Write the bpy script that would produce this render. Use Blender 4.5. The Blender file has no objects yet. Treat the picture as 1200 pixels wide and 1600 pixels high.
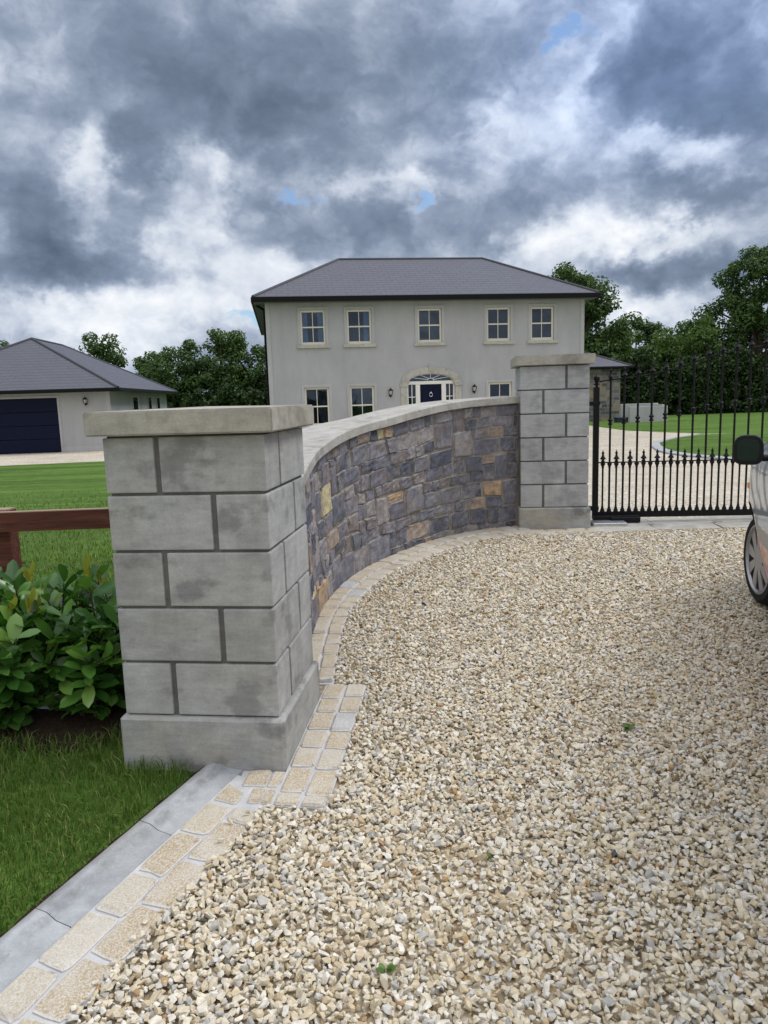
import bpy, bmesh, math, random
import numpy as np
from mathutils import Vector, Matrix
R = math.radians
C = bpy.context.scene.collection
scene = bpy.context.scene
# ------------------------------------------------------------------ camera
cam_d = bpy.data.cameras.new('camera')
cam = bpy.data.objects.new('camera', cam_d); C.objects.link(cam)
cam_d.sensor_fit = 'VERTICAL'; cam_d.sensor_height = 36; cam_d.sensor_width = 27
cam_d.lens = 1150.6/1600*36
cam_d.clip_start = 0.05; cam_d.clip_end = 3000
EYE = 1.4409
cam.matrix_world = Matrix.Translation((0, 0, EYE)) @ Matrix.Rotation(math.pi/2-0.1521, 4, 'X') @ Matrix.Rotation(-0.0311, 4, 'Z')
scene.camera = cam
scene.view_settings.view_transform = 'Standard'
scene.view_settings.look = 'None'
scene.view_settings.exposure = 0.24
scene.view_settings.gamma = 1.0
scene.cycles.max_bounces = 5; scene.cycles.diffuse_bounces = 3; scene.cycles.transparent_max_bounces = 6
scene.cycles.use_denoising = True

# ------------------------------------------------------------------ node helper
class NT:
    def __init__(s, tree):
        s.t = tree; s.n = tree.nodes; s.l = tree.links
    def link(s, a, b):
        if isinstance(a, (int, float)): b.default_value = a
        elif isinstance(a, (tuple, list)): b.default_value = tuple(a) if len(a) == len(b.default_value) else tuple(a)+(1,)
        else: s.l.new(a, b)
    def new(s, typ, **kw):
        n = s.n.new(typ)
        for k, v in kw.items(): setattr(n, k, v)
        return n
    def math(s, op, a, b=0.0, c=None, clamp=False):
        n = s.new('ShaderNodeMath', operation=op, use_clamp=clamp)
        s.link(a, n.inputs[0]); s.link(b, n.inputs[1])
        if c is not None: s.link(c, n.inputs[2])
        return n.outputs[0]
    def vmath(s, op, a, b=(0, 0, 0), out=0):
        n = s.new('ShaderNodeVectorMath', operation=op)
        s.link(a, n.inputs[0]); s.link(b, n.inputs[1])
        return n.outputs[out]
    def noise(s, scale, detail=4, rough=0.55, vec=None, color=False, dist=0.0):
        n = s.new('ShaderNodeTexNoise'); n.inputs['Scale'].default_value = scale
        n.inputs['Detail'].default_value = detail; n.inputs['Roughness'].default_value = rough
        n.inputs['Distortion'].default_value = dist
        if vec is not None: s.l.new(vec, n.inputs['Vector'])
        return n.outputs['Color' if color else 'Fac']
    def voro(s, scale, vec=None, out='Distance', feature='F1', rnd=1.0):
        n = s.new('ShaderNodeTexVoronoi', feature=feature); n.inputs['Scale'].default_value = scale
        n.inputs['Randomness'].default_value = rnd
        if vec is not None: s.l.new(vec, n.inputs['Vector'])
        return n.outputs[out]
    def ramp(s, fac, stops, interp='LINEAR'):
        n = s.new('ShaderNodeValToRGB'); cr = n.color_ramp; cr.interpolation = interp
        while len(cr.elements) < len(stops): cr.elements.new(0.5)
        for e, (p, c) in zip(cr.elements, stops):
            e.position = p; e.color = (c, c, c, 1) if isinstance(c, (int, float)) else tuple(c)+(1,)
        s.link(fac, n.inputs[0]); return n.outputs[0]
    def mix(s, fac, a, b, mode='MIX'):
        n = s.new('ShaderNodeMix', data_type='RGBA', blend_type=mode)
        s.link(fac, n.inputs[0])
        for v, i in ((a, 6), (b, 7)):
            if isinstance(v, (int, float)): v = (v, v, v, 1)
            s.link(v, n.inputs[i])
        return n.outputs[2]
    def maprange(s, v, a, b, c=0.0, d=1.0, smooth=False):
        n = s.new('ShaderNodeMapRange'); n.clamp = True
        if smooth: n.interpolation_type = 'SMOOTHSTEP'
        s.link(v, n.inputs[0])
        for i, x in enumerate((a, b, c, d)): n.inputs[i+1].default_value = x
        return n.outputs[0]
    def coord(s, kind='Object'):
        return s.new('ShaderNodeTexCoord').outputs[kind]
    def mapping(s, vec, scale=(1, 1, 1), rot=(0, 0, 0), loc=(0, 0, 0)):
        n = s.new('ShaderNodeMapping'); s.l.new(vec, n.inputs[0])
        n.inputs['Scale'].default_value = scale; n.inputs['Rotation'].default_value = rot; n.inputs['Location'].default_value = loc
        return n.outputs[0]
    def bump(s, h, strength=0.5, dist=0.01):
        n = s.new('ShaderNodeBump'); n.inputs['Strength'].default_value = strength; n.inputs['Distance'].default_value = dist
        s.link(h, n.inputs['Height']); return n.outputs[0]
    def island(s):
        return s.new('ShaderNodeNewGeometry').outputs['Random Per Island']
    def pos(s):
        return s.new('ShaderNodeNewGeometry').outputs['Position']

# ------------------------------------------------------------------ world: broken cloud over a Nishita sky
SUN_EL, SUN_AZ = R(52), R(75)          # azimuth measured from +Y towards +X
world = bpy.data.worlds.new('World'); scene.world = world; world.use_nodes = True
w = NT(world.node_tree); w.n.clear()
wout = w.new('ShaderNodeOutputWorld'); bg = w.new('ShaderNodeBackground'); w.l.new(bg.outputs[0], wout.inputs[0])
d = w.new('ShaderNodeTexCoord').outputs['Generated']
sep = w.new('ShaderNodeSeparateXYZ'); w.l.new(d, sep.inputs[0])
sx, sy, sz = sep.outputs
az = w.math('ARCTAN2', sx, sy); el = w.math('ARCSINE', sz)
stretch = w.vmath('MULTIPLY', d, (1, 1, 1.3))
ae = w.new('ShaderNodeCombineXYZ'); w.l.new(az, ae.inputs[0]); w.l.new(el, ae.inputs[1])
wr1 = w.vmath('MULTIPLY', w.vmath('SUBTRACT', w.noise(5.5, 5, 0.6, stretch, True), (0.5, 0.5, 0.5)), (0.20, 0.15, 0))
wr2 = w.vmath('MULTIPLY', w.vmath('SUBTRACT', w.noise(22, 4, 0.65, stretch, True), (0.5, 0.5, 0.5)), (0.055, 0.05, 0))
aew = w.vmath('ADD', w.vmath('ADD', ae.outputs[0], wr1), wr2)
CLOUDS = [(-0.197, 0.393, 0.206, 0.066, -0.35), (-0.379, 0.323, 0.05, 0.038, -0.25), (-0.417, 0.221, 0.064, 0.061, -0.38), (-0.351, 0.167, 0.099, 0.033, -0.45), (-0.138, 0.336, 0.088, 0.052, -0.35), (-0.293, 0.283, 0.034, 0.05, -0.35), (0.09, 0.385, 0.095, 0.043, -0.3), (0.341, 0.378, 0.103, 0.059, -0.42), (0.414, 0.298, 0.092, 0.044, -0.32), (0.152, 0.225, 0.072, 0.051, -0.25), (-0.113, 0.211, 0.074, 0.041, -0.22), (-0.009, 0.217, 0.046, 0.045, -0.28), (0.321, 0.153, 0.056, 0.026, -0.5), (0.433, 0.147, 0.06, 0.027, -0.42), (0.409, 0.228, 0.08, 0.019, -0.3), (0.08, 0.305, 0.073, 0.041, -0.15), (-0.146, 0.265, 0.028, 0.02, -0.3), (-0.353, 0.269, 0.037, 0.05, 0.55), (-0.193, 0.284, 0.068, 0.035, 0.5), (-0.234, 0.196, 0.048, 0.033, 0.42), (-0.019, 0.277, 0.049, 0.016, 0.35), (0.152, 0.321, 0.047, 0.037, 0.35), (0.246, 0.346, 0.053, 0.038, 0.42), (0.238, 0.397, 0.038, 0.036, 0.2), (0.373, 0.265, 0.076, 0.021, 0.5), (0.239, 0.212, 0.069, 0.025, 0.4), (0.346, 0.199, 0.106, 0.02, 0.45), (0.054, 0.256, 0.037, 0.025, 0.42), (-0.333, 0.113, 0.207, 0.034, 0.55), (0.295, 0.109, 0.097, 0.031, 0.5), (-0.39, 0.347, 0.031, 0.018, 0.25), (-0.132, 0.166, 0.066, 0.031, 0.3), (0.2, 0.173, 0.063, 0.03, 0.25)]
GAPS = [(-0.09, 0.258, 0.034, 0.015), (0.058, 0.24, 0.02, 0.013), (0.229, 0.427, 0.028, 0.013), (-0.165, 0.095, 0.03, 0.009)]
def blob(a, e, ra, re, vec):
    v = w.vmath('MULTIPLY', w.vmath('SUBTRACT', vec, (a, e, 0)), (1/ra, 1/re, 0))
    return w.math('POWER', 0.3679, w.vmath('DOT_PRODUCT', v, v, out=1))
acc = 0.52
for a, e, ra, re, amp in CLOUDS:
    acc = w.math('MULTIPLY_ADD', blob(a, e, ra*1.05, re*1.05, aew), amp*(0.86 if amp > 0 else 0.95), acc)
n1 = w.noise(5.0, 10, 0.58, w.vmath('ADD', stretch, w.vmath('MULTIPLY', wr1, (1.2, 1.2, 0))))
n2 = w.noise(17, 8, 0.58, w.vmath('ADD', stretch, w.vmath('MULTIPLY', wr1, (0.5, 0.5, 0))), dist=0.3)
acc = w.math('MULTIPLY_ADD', w.math('SUBTRACT', n1, 0.5), 0.75, acc)
acc = w.math('MULTIPLY_ADD', w.math('SUBTRACT', n2, 0.5), 0.60, acc)
# cauliflower lumps: folded noise, lit edges
bil_ = w.math('ABSOLUTE', w.math('SUBTRACT', w.noise(11.0, 5, 0.5, w.vmath('ADD', stretch, w.vmath('MULTIPLY', wr1, (0.8, 0.8, 0)))), 0.5))
acc = w.math('MULTIPLY_ADD', w.math('SUBTRACT', bil_, 0.085), 0.9, acc)
acc = w.math('MULTIPLY_ADD', w.math('SUBTRACT', w.noise(27, 6, 0.55, stretch), 0.5), 0.25, acc)
cloudcol = w.ramp(w.maprange(acc, -0.25, 1.08), [(0.0, (0.085, 0.118, 0.170)), (0.20, (0.128, 0.170, 0.240)), (0.38, (0.185, 0.236, 0.322)), (0.51, (0.272, 0.326, 0.424)), (0.62, (0.40, 0.455, 0.555)), (0.73, (0.56, 0.61, 0.69)), (0.86, (0.71, 0.745, 0.80)), (1.0, (0.86, 0.875, 0.90))])
# bluer cloud undersides towards the right of the view
bl = w.math('MULTIPLY', w.maprange(az, -0.05, 0.35, 0, 1, True), w.maprange(el, 0.18, 0.36, 0, 1, True))
cloudcol = w.mix(w.math('MULTIPLY', bl, 0.55), cloudcol, w.mix(1.0, cloudcol, (0.80, 0.98, 1.32, 1), 'MULTIPLY'))
gap = 0.0
for a, e, ra, re in GAPS: gap = w.math('ADD', gap, blob(a, e, ra, re, aew))
gap = w.maprange(w.math('MULTIPLY_ADD', w.math('SUBTRACT', n2, 0.5), 1.6, gap), 0.30, 0.95, 0, 1, True)
sky = w.new('ShaderNodeTexSky'); sky.sky_type = 'NISHITA'; sky.sun_disc = False
sky.sun_elevation = SUN_EL; sky.sun_rotation = SUN_AZ
skyc = w.vmath('MULTIPLY', sky.outputs[0], (0.10, 0.115, 0.13))
col = w.mix(w.math('MULTIPLY', gap, 0.9), cloudcol, skyc)
# unseen sky overhead and behind the viewer, brightness added to fill front faces
br = w.math('ADD', w.math('MULTIPLY', w.maprange(sy, 0.30, -0.75, 0, 1, True), 0.75), w.math('MULTIPLY', w.maprange(sz, 0.5, 0.95, 0, 1, True), 2.2))
br = w.math('ADD', br, 1.0)
sc_ = w.new('ShaderNodeVectorMath', operation='SCALE'); w.l.new(col, sc_.inputs[0]); w.l.new(br, sc_.inputs['Scale'])
# the brightened unseen sky is made nearly neutral
hi_ = w.math('MAXIMUM', w.maprange(sz, 0.5, 0.85, 0, 1, True), w.maprange(sy, 0.1, -0.6, 0, 1, True))
bw = w.new('ShaderNodeRGBToBW'); w.l.new(sc_.outputs[0], bw.inputs[0])
neutral = w.vmath('MULTIPLY', bw.outputs[0], (1.0, 0.995, 1.005))
w.l.new(w.mix(w.math('MULTIPLY', hi_, 0.85), sc_.outputs[0], neutral), bg.inputs['Color']); bg.inputs['Strength'].default_value = 1.0
# ------------------------------------------------------------------ sun, veiled by cloud
sun_d = bpy.data.lights.new('sun', 'SUN'); sun = bpy.data.objects.new('sun', sun_d); C.objects.link(sun)
sun_d.energy = 1.5; sun_d.angle = R(22); sun_d.color = (1.0, 0.97, 0.93)
sd = Vector((math.sin(SUN_AZ)*math.cos(SUN_EL), math.cos(SUN_AZ)*math.cos(SUN_EL), math.sin(SUN_EL)))
sun.rotation_euler = sd.to_track_quat('Z', 'Y').to_euler(); sun.location = (20, -10, 40)

# ------------------------------------------------------------------ objects and meshes
def link(o, parent=None, loc=None):
    C.objects.link(o)
    if parent: o.parent = parent
    if loc is not None: o.location = loc
    return o
def tag(o, label=None, cat=None, group=None, kind=None):
    for k, v in (('label', label), ('category', cat), ('group', group), ('kind', kind)):
        if v: o[k] = v
    return o
def empty(name, label, cat, loc=(0, 0, 0), rz=0, group=None):
    o = bpy.data.objects.new(name, None); o.empty_display_size = 0.1; link(o, None, loc); o.rotation_euler = (0, 0, rz)
    return tag(o, label, cat, group)
def big_mesh(name, V, faces, mat, parent=None, smooth=False, mats=None, midx=None):
    """V (N,3) array, faces a list of (M,k) int arrays"""
    me = bpy.data.meshes.new(name)
    V = np.asarray(V, np.float32); faces = [np.asarray(f, np.int32) for f in faces if len(f)]
    me.vertices.add(len(V)); me.vertices.foreach_set('co', V.ravel())
    nl = sum(f.size for f in faces); nf = sum(len(f) for f in faces)
    me.loops.add(nl); me.loops.foreach_set('vertex_index', np.concatenate([f.ravel() for f in faces]))
    tot = np.concatenate([np.full(len(f), f.shape[1], np.int32) for f in faces])
    me.polygons.add(nf); me.polygons.foreach_set('loop_start', np.concatenate([[0], np.cumsum(tot)[:-1]]).astype(np.int32))
    me.polygons.foreach_set('loop_total', tot)
    me.polygons.foreach_set('use_smooth', np.full(nf, smooth))
    for m in (mats or [mat]): me.materials.append(m)
    if midx is not None: me.polygons.foreach_set('material_index', np.asarray(midx, np.int32))
    me.update(calc_edges=True); me.validate()
    o = bpy.data.objects.new(name, me); return link(o, parent)
class MB:
    """collects shapes, builds ONE mesh object"""
    def __init__(s): s.bm = bmesh.new()
    def box(s, x0, x1, y0, y1, z0, z1, bev=0.0, M=None, seg=1):
        t = bmesh.new(); bmesh.ops.create_cube(t, size=1)
        for v in t.verts: v.co = Vector(((x0+x1)/2+v.co.x*(x1-x0), (y0+y1)/2+v.co.y*(y1-y0), (z0+z1)/2+v.co.z*(z1-z0)))
        if bev: bmesh.ops.bevel(t, geom=t.edges[:], offset=bev, segments=seg, affect='EDGES', profile=0.6)
        return s.add(t, M)
    def add(s, t, M=None):
        if M is not None: bmesh.ops.transform(t, matrix=M, verts=t.verts)
        me = bpy.data.meshes.new('t'); t.to_mesh(me); t.free(); s.bm.from_mesh(me); bpy.data.meshes.remove(me); return s
    def poly(s, pts):
        vs = [s.bm.verts.new(p) for p in pts]; s.bm.faces.new(vs); return s
    def prism(s, pts, ext, M=None):
        """polygon (list of 3d points) extruded by vector ext"""
        t = bmesh.new(); ext = Vector(ext)
        a = [t.verts.new(p) for p in pts]; b = [t.verts.new(Vector(p)+ext) for p in pts]
        t.faces.new(a); t.faces.new(b[::-1])
        for i in range(len(pts)): t.faces.new((a[i], b[i], b[(i+1) % len(pts)], a[(i+1) % len(pts)]))
        bmesh.ops.recalc_face_normals(t, faces=t.faces); return s.add(t, M)
    def tube(s, path, rad, n=8, M=None):
        t = bmesh.new(); P = [Vector(p) for p in path]; rings = []
        rad = rad if isinstance(rad, (list, tuple)) else [rad]*len(P)
        for i, p in enumerate(P):
            dr = (P[min(i+1, len(P)-1)]-P[max(i-1, 0)]).normalized()
            u = dr.cross(Vector((0, 0, 1)) if abs(dr.z) < 0.95 else Vector((1, 0, 0))).normalized(); v = dr.cross(u)
            rings.append([t.verts.new(p+(u*math.cos(2*math.pi*k/n)+v*math.sin(2*math.pi*k/n))*rad[i]) for k in range(n)])
        for a, b in zip(rings, rings[1:]):
            for k in range(n): t.faces.new((a[k], a[(k+1) % n], b[(k+1) % n], b[k]))
        t.faces.new(rings[0][::-1]); t.faces.new(rings[-1]); bmesh.ops.recalc_face_normals(t, faces=t.faces); return s.add(t, M)
    def lathe(s, prof, n=10, M=None):
        """prof list of (r, z)"""
        t = bmesh.new(); rings = [[t.verts.new((r*math.cos(2*math.pi*k/n), r*math.sin(2*math.pi*k/n), z)) for k in range(n)] for r, z in prof]
        for a, b in zip(rings, rings[1:]):
            for k in range(n): t.faces.new((a[k], a[(k+1) % n], b[(k+1) % n], b[k]))
        t.faces.new(rings[0][::-1]); t.faces.new(rings[-1]); bmesh.ops.recalc_face_normals(t, faces=t.faces); return s.add(t, M)
    def build(s, name, m, parent=None, smooth=None):
        me = bpy.data.meshes.new(name); s.bm.to_mesh(me); s.bm.free(); me.materials.append(m)
        if smooth: 
            me.polygons.foreach_set('use_smooth', [True]*len(me.polygons)); me.set_sharp_from_angle(angle=R(smooth))
        return link(bpy.data.objects.new(name, me), parent)
def T(x, y, z): return Matrix.Translation((x, y, z))
def copy_tree(o, parent=None):
    c = o.copy(); C.objects.link(c)
    if parent: c.parent = parent
    for ch in list(o.children): copy_tree(ch, c)
    return c

# ------------------------------------------------------------------ materials
def material(name, fn, rough=0.8, spec=0.3):
    m = bpy.data.materials.new(name); m.use_nodes = True; n = NT(m.node_tree); b = n.n['Principled BSDF']
    b.inputs['Roughness'].default_value = rough; b.inputs['Specular IOR Level'].default_value = spec
    r = fn(n, b)
    if r is not None: n.link(r, b.inputs['Base Color'])
    return m
def concrete(base, warm=(0.33, 0.31, 0.27), stain=0.6, isl=0.10, streak=0.3):
    def fn(n, b):
        p = n.pos()
        big = n.noise(2.6, 5, 0.6, p); mid = n.noise(9, 6, 0.65, p); fine = n.noise(130, 3, 0.7, p)
        c = n.mix(n.maprange(n.math('ADD', n.math('MULTIPLY', mid, 0.6), n.math('MULTIPLY', big, 0.4)), 0.34, 0.66), tuple(x*0.74 for x in base), tuple(x*1.18 for x in base))
        c = n.mix(n.math('MULTIPLY', n.maprange(n.noise(1.7, 4, 0.6, n.mapping(p, loc=(7, 3, 1))), 0.48, 0.72), 0.5), c, warm)
        st = n.maprange(n.noise(4.2, 5, 0.55, n.mapping(p, (1.0, 1.0, 1.35), loc=(3.1, 0, 2))), 0.55, 0.67, 0, 1, True)
        c = n.mix(n.math('MULTIPLY', st, stain), c, tuple(x*0.40 for x in base))
        sk = n.maprange(n.noise(3, 6, 0.7, n.mapping(p, (7, 7, 0.7))), 0.5, 0.8)
        c = n.mix(n.math('MULTIPLY', sk, streak), c, tuple(x*0.62 for x in base))
        v = n.maprange(n.island(), 0, 1, 1-isl, 1+isl)
        v = n.math('MULTIPLY', v, n.maprange(fine, 0.2, 0.8, 0.88, 1.12))
        pit = n.maprange(n.voro(38, p), 0.05, 0.10, 0.55, 1.0)
        v = n.math('MULTIPLY', v, n.mix(n.maprange(n.noise(14, 2, 0.5, p), 0.56, 0.62), 1.0, pit))
        c = n.mix(1.0, c, v, 'MULTIPLY')
        brsh = n.noise(26, 4, 0.7, n.mapping(p, (0.35, 0.35, 1.6)))
        c = n.mix(1.0, c, n.maprange(brsh, 0.25, 0.75, 0.86, 1.14), 'MULTIPLY')
        h = n.math('ADD', n.math('MULTIPLY', mid, 0.6), n.math('MULTIPLY', fine, 0.35))
        n.l.new(n.bump(h, 0.35, 0.006), b.inputs['Normal'])
        return c
    return fn
M = {}
M['pier'] = material('cast_concrete', concrete((0.385, 0.385, 0.375), (0.35, 0.335, 0.295), 0.6, 0.10, 0.45), 0.88, 0.25)
M['pier_far'] = material('cast_concrete_pale', concrete((0.40, 0.405, 0.405), (0.38, 0.375, 0.36), 0.35, 0.07, 0.3), 0.88, 0.25)
M['cap'] = material('cap_concrete', concrete((0.41, 0.39, 0.335), (0.36, 0.315, 0.225), 0.5, 0.0, 0.6), 0.88, 0.25)
M['plinth'] = material('plinth_concrete', concrete((0.365, 0.365, 0.35), (0.42, 0.36, 0.24), 0.7, 0.0, 0.4), 0.88, 0.25)
M['joint'] = material('pier_joint', concrete((0.155, 0.152, 0.145), (0.16, 0.15, 0.135), 0.3, 0.0), 0.9, 0.2)
M['coping'] = material('coping_concrete', concrete((0.42, 0.405, 0.37), (0.36, 0.33, 0.27), 0.6, 0.04, 0.8), 0.88, 0.25)
def kerb_fn(n, b):
    c = concrete((0.37, 0.385, 0.40), (0.36, 0.355, 0.34), 0.30, 0.07, 0.15)(n, b); p = n.pos()
    o = n.vmath('DOT_PRODUCT', n.vmath('SUBTRACT', p, (-0.603, 2.736, 0)), (0.925, -0.38, 0), out=1)      # distance across the kerb
    band = n.math('SUBTRACT', 1.0, n.maprange(n.math('ABSOLUTE', n.math('ADD', o, 0.082)), 0.006, 0.032, 0, 1, True))
    c = n.mix(n.math('MULTIPLY', band, n.maprange(n.noise(11, 5, 0.7, p), 0.40, 0.62, 0, 0.65)), c, (0.17, 0.17, 0.165, 1))
    back = n.maprange(n.math('ADD', o, n.math('MULTIPLY', n.noise(14, 4, 0.7, p), 0.05)), -0.108, -0.085, 1, 0)
    return n.mix(n.math('MULTIPLY', back, 0.45), c, (0.16, 0.14, 0.11, 1))
M['kerb'] = material('kerb_concrete', kerb_fn, 0.85, 0.25)

def stone_fn(n, b):
    p = n.pos(); r = n.island()
    c = n.ramp(r, [(0.0, (0.055, 0.060, 0.075)), (0.14, (0.085, 0.088, 0.10)), (0.30, (0.125, 0.122, 0.135)), (0.46, (0.16, 0.15, 0.155)),
                   (0.60, (0.115, 0.105, 0.115)), (0.72, (0.20, 0.18, 0.165)), (0.82, (0.155, 0.13, 0.115)), (0.925, (0.25, 0.19, 0.135)), (0.965, (0.32, 0.215, 0.115)), (0.985, (0.37, 0.31, 0.16))], 'CONSTANT')
    m = n.noise(16, 7, 0.68, p); f = n.noise(90, 4, 0.7, p)
    c2 = n.ramp(n.math('FRACT', n.math('MULTIPLY_ADD', r, 17.3, 0.2)), [(0, (0.13, 0.125, 0.13)), (0.3, (0.20, 0.185, 0.175)), (0.55, (0.09, 0.09, 0.105)), (0.75, (0.20, 0.175, 0.155)), (0.88, (0.17, 0.155, 0.16))], 'CONSTANT')
    c = n.mix(n.maprange(n.noise(5.5, 6, 0.7, n.mapping(p, loc=(1, 4, 2))), 0.42, 0.66, 0, 0.85), c, c2)
    c = n.mix(1.0, c, n.maprange(m, 0.25, 0.75, 0.55, 1.6), 'MULTIPLY')
    c = n.mix(1.0, c, (1.36, 1.38, 1.46, 1), 'MULTIPLY')
    rim = n.new('ShaderNodeAttribute', attribute_name='rim').outputs['Fac']
    c = n.mix(n.math('MULTIPLY', n.maprange(n.math('ADD', rim, n.math('MULTIPLY', n.noise(22, 4, 0.7, p), 0.8)), 0.60, 1.1), 0.8), c, (0.36, 0.335, 0.30, 1))
    c = n.mix(n.math('MULTIPLY', n.maprange(n.noise(7, 4, 0.6, n.mapping(p, loc=(5, 1, 9))), 0.54, 0.68), 0.35), c, (0.22, 0.15, 0.09, 1))
    c = n.mix(n.math('MULTIPLY', n.maprange(n.noise(30, 5, 0.75, n.mapping(p, loc=(2, 8, 3))), 0.60, 0.70), 0.55), c, (0.42, 0.41, 0.40, 1))
    c = n.mix(1.0, c, n.maprange(f, 0.2, 0.8, 0.8, 1.2), 'MULTIPLY')
    n.l.new(n.bump(n.math('ADD', m, n.math('MULTIPLY', f, 0.3)), 0.8, 0.012), b.inputs['Normal'])
    return c
M['stone'] = material('rubble_stone', stone_fn, 0.85, 0.25)
def mortar_fn(n, b):
    p = n.pos(); f = n.noise(60, 5, 0.7, p)
    n.l.new(n.bump(f, 0.6, 0.006), b.inputs['Normal'])
    return n.ramp(n.noise(5, 5, 0.6, p), [(0.3, (0.22, 0.195, 0.165)), (0.55, (0.31, 0.28, 0.24)), (0.75, (0.42, 0.395, 0.36))])
M['mortar'] = material('lime_mortar', mortar_fn, 0.95, 0.15)

def sett_fn(n, b):
    p = n.pos(); r = n.island()
    c = n.ramp(r, [(0, (0.43, 0.335, 0.205)), (0.25, (0.46, 0.385, 0.265)), (0.5, (0.41, 0.315, 0.19)), (0.72, (0.47, 0.415, 0.32)), (0.94, (0.36, 0.38, 0.40))], 'CONSTANT')
    g = n.maprange(n.noise(170, 3, 0.7, p), 0.45, 0.57, 0, 0.8)
    c = n.mix(g, c, (0.60, 0.575, 0.52, 1))
    rim = n.new('ShaderNodeAttribute', attribute_name='rim').outputs['Fac']
    c = n.mix(n.maprange(n.math('ADD', rim, n.math('MULTIPLY', n.noise(60, 3, 0.7, p), 0.9)), 1.0, 1.4), c, (0.60, 0.58, 0.55, 1))
    k = n.maprange(n.noise(110, 2, 0.6, n.mapping(p, loc=(3, 3, 3))), 0.60, 0.72)
    c = n.mix(n.math('MULTIPLY', k, 0.7), c, (0.33, 0.21, 0.09, 1))
    c = n.mix(n.maprange(n.noise(6, 4, 0.6, p), 0.5, 0.75, 0, 0.55), c, (0.62, 0.60, 0.57, 1))
    n.l.new(n.bump(n.noise(60, 5, 0.75, p), 0.7, 0.006), b.inputs['Normal'])
    return c
M['sett'] = material('granite_sett', sett_fn, 0.85, 0.3)
def grout_fn(n, b):
    p = n.pos(); n.l.new(n.bump(n.noise(50, 5, 0.7, p), 0.6, 0.006), b.inputs['Normal'])
    return n.ramp(n.noise(8, 5, 0.6, p), [(0.3, (0.42, 0.42, 0.43)), (0.7, (0.60, 0.59, 0.58))])
M['grout'] = material('sett_grout', grout_fn, 0.9, 0.2)

def gravel_stone_fn(n, b):
    r = n.island(); p = n.pos()
    c = n.ramp(r, [(0, (0.636, 0.562, 0.424)), (0.17, (0.689, 0.636, 0.535)), (0.33, (0.583, 0.493, 0.339)), (0.47, (0.668, 0.599, 0.466)), (0.62, (0.551, 0.530, 0.482)),
                   (0.71, (0.710, 0.673, 0.594)), (0.83, (0.49, 0.39, 0.25)), (0.88, (0.58, 0.48, 0.33)), (0.943, (0.42, 0.27, 0.14)), (0.957, (0.38, 0.37, 0.34)), (0.982, (0.25, 0.18, 0.10)), (0.994, (0.08, 0.08, 0.08))], 'CONSTANT')
    m = n.noise(55, 4, 0.65, p)
    c = n.mix(1.0, c, n.maprange(m, 0.25, 0.75, 0.72, 1.2), 'MULTIPLY')
    c = n.mix(n.maprange(n.noise(28, 3, 0.6, p), 0.55, 0.7, 0, 0.4), c, (0.45, 0.33, 0.19, 1))
    n.l.new(n.bump(n.noise(160, 3, 0.7, p), 0.35, 0.003), b.inputs['Normal'])
    return c
M['gravel'] = material('crushed_stone', gravel_stone_fn, 0.75, 0.3)
def gravel_bed_fn(n, b):
    p = n.pos(); v = n.new('ShaderNodeTexVoronoi'); v.inputs['Scale'].default_value = 34; n.l.new(p, v.inputs['Vector'])
    hs = n.new('ShaderNodeSeparateColor'); n.l.new(v.outputs['Color'], hs.inputs[0])
    c = n.ramp(hs.outputs[0], [(0, (0.57, 0.51, 0.40)), (0.25, (0.65, 0.62, 0.55)), (0.5, (0.60, 0.53, 0.41)), (0.75, (0.67, 0.65, 0.59)), (0.88, (0.45, 0.35, 0.22))], 'CONSTANT')
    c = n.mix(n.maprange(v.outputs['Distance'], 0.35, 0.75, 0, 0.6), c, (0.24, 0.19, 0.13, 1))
    c = n.mix(1.0, c, n.maprange(n.noise(0.8, 5, 0.6, p), 0.3, 0.7, 0.85, 1.12), 'MULTIPLY')
    n.l.new(n.bump(n.math('SUBTRACT', 1.0, v.outputs['Distance']), 0.7, 0.02), b.inputs['Normal'])
    return c
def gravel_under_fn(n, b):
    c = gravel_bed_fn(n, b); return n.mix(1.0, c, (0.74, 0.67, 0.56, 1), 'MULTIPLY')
M['gravel_under'] = material('gravel_fines', gravel_under_fn, 0.9, 0.2)
M['gravel_bed'] = material('gravel_bed', gravel_bed_fn, 0.85, 0.2)
def lawn_fn(n, b):
    p = n.pos()
    big = n.noise(0.35, 4, 0.6, p); mid = n.noise(3, 5, 0.65, p); fine = n.noise(55, 4, 0.75, n.mapping(p, (1, 0.6, 1)))
    c = n.ramp(mid, [(0.25, (0.050, 0.105, 0.018)), (0.5, (0.078, 0.148, 0.026)), (0.75, (0.115, 0.195, 0.040))])
    c = n.mix(n.maprange(big, 0.35, 0.7, 0, 0.45), c, (0.12, 0.19, 0.042, 1))
    st = n.noise(1.0, 4, 0.6, n.mapping(p, (0.16, 1.9, 1), rot=(0, 0, 0.12)))
    c = n.mix(1.0, c, n.maprange(st, 0.32, 0.68, 0.72, 1.25), 'MULTIPLY')
    c = n.mix(1.0, c, n.maprange(fine, 0.25, 0.75, 0.55, 1.45), 'MULTIPLY')
    n.l.new(n.bump(fine, 0.8, 0.03), b.inputs['Normal'])
    return c
M['lawn'] = material('lawn', lawn_fn, 0.9, 0.1)
def soil_fn(n, b):
    p = n.pos(); f = n.noise(45, 6, 0.75, p); n.l.new(n.bump(f, 1.0, 0.02), b.inputs['Normal'])
    return n.ramp(f, [(0.3, (0.020, 0.014, 0.010)), (0.6, (0.055, 0.038, 0.026)), (0.8, (0.10, 0.075, 0.05))])
M['soil'] = material('soil', soil_fn, 0.95, 0.1)
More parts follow.
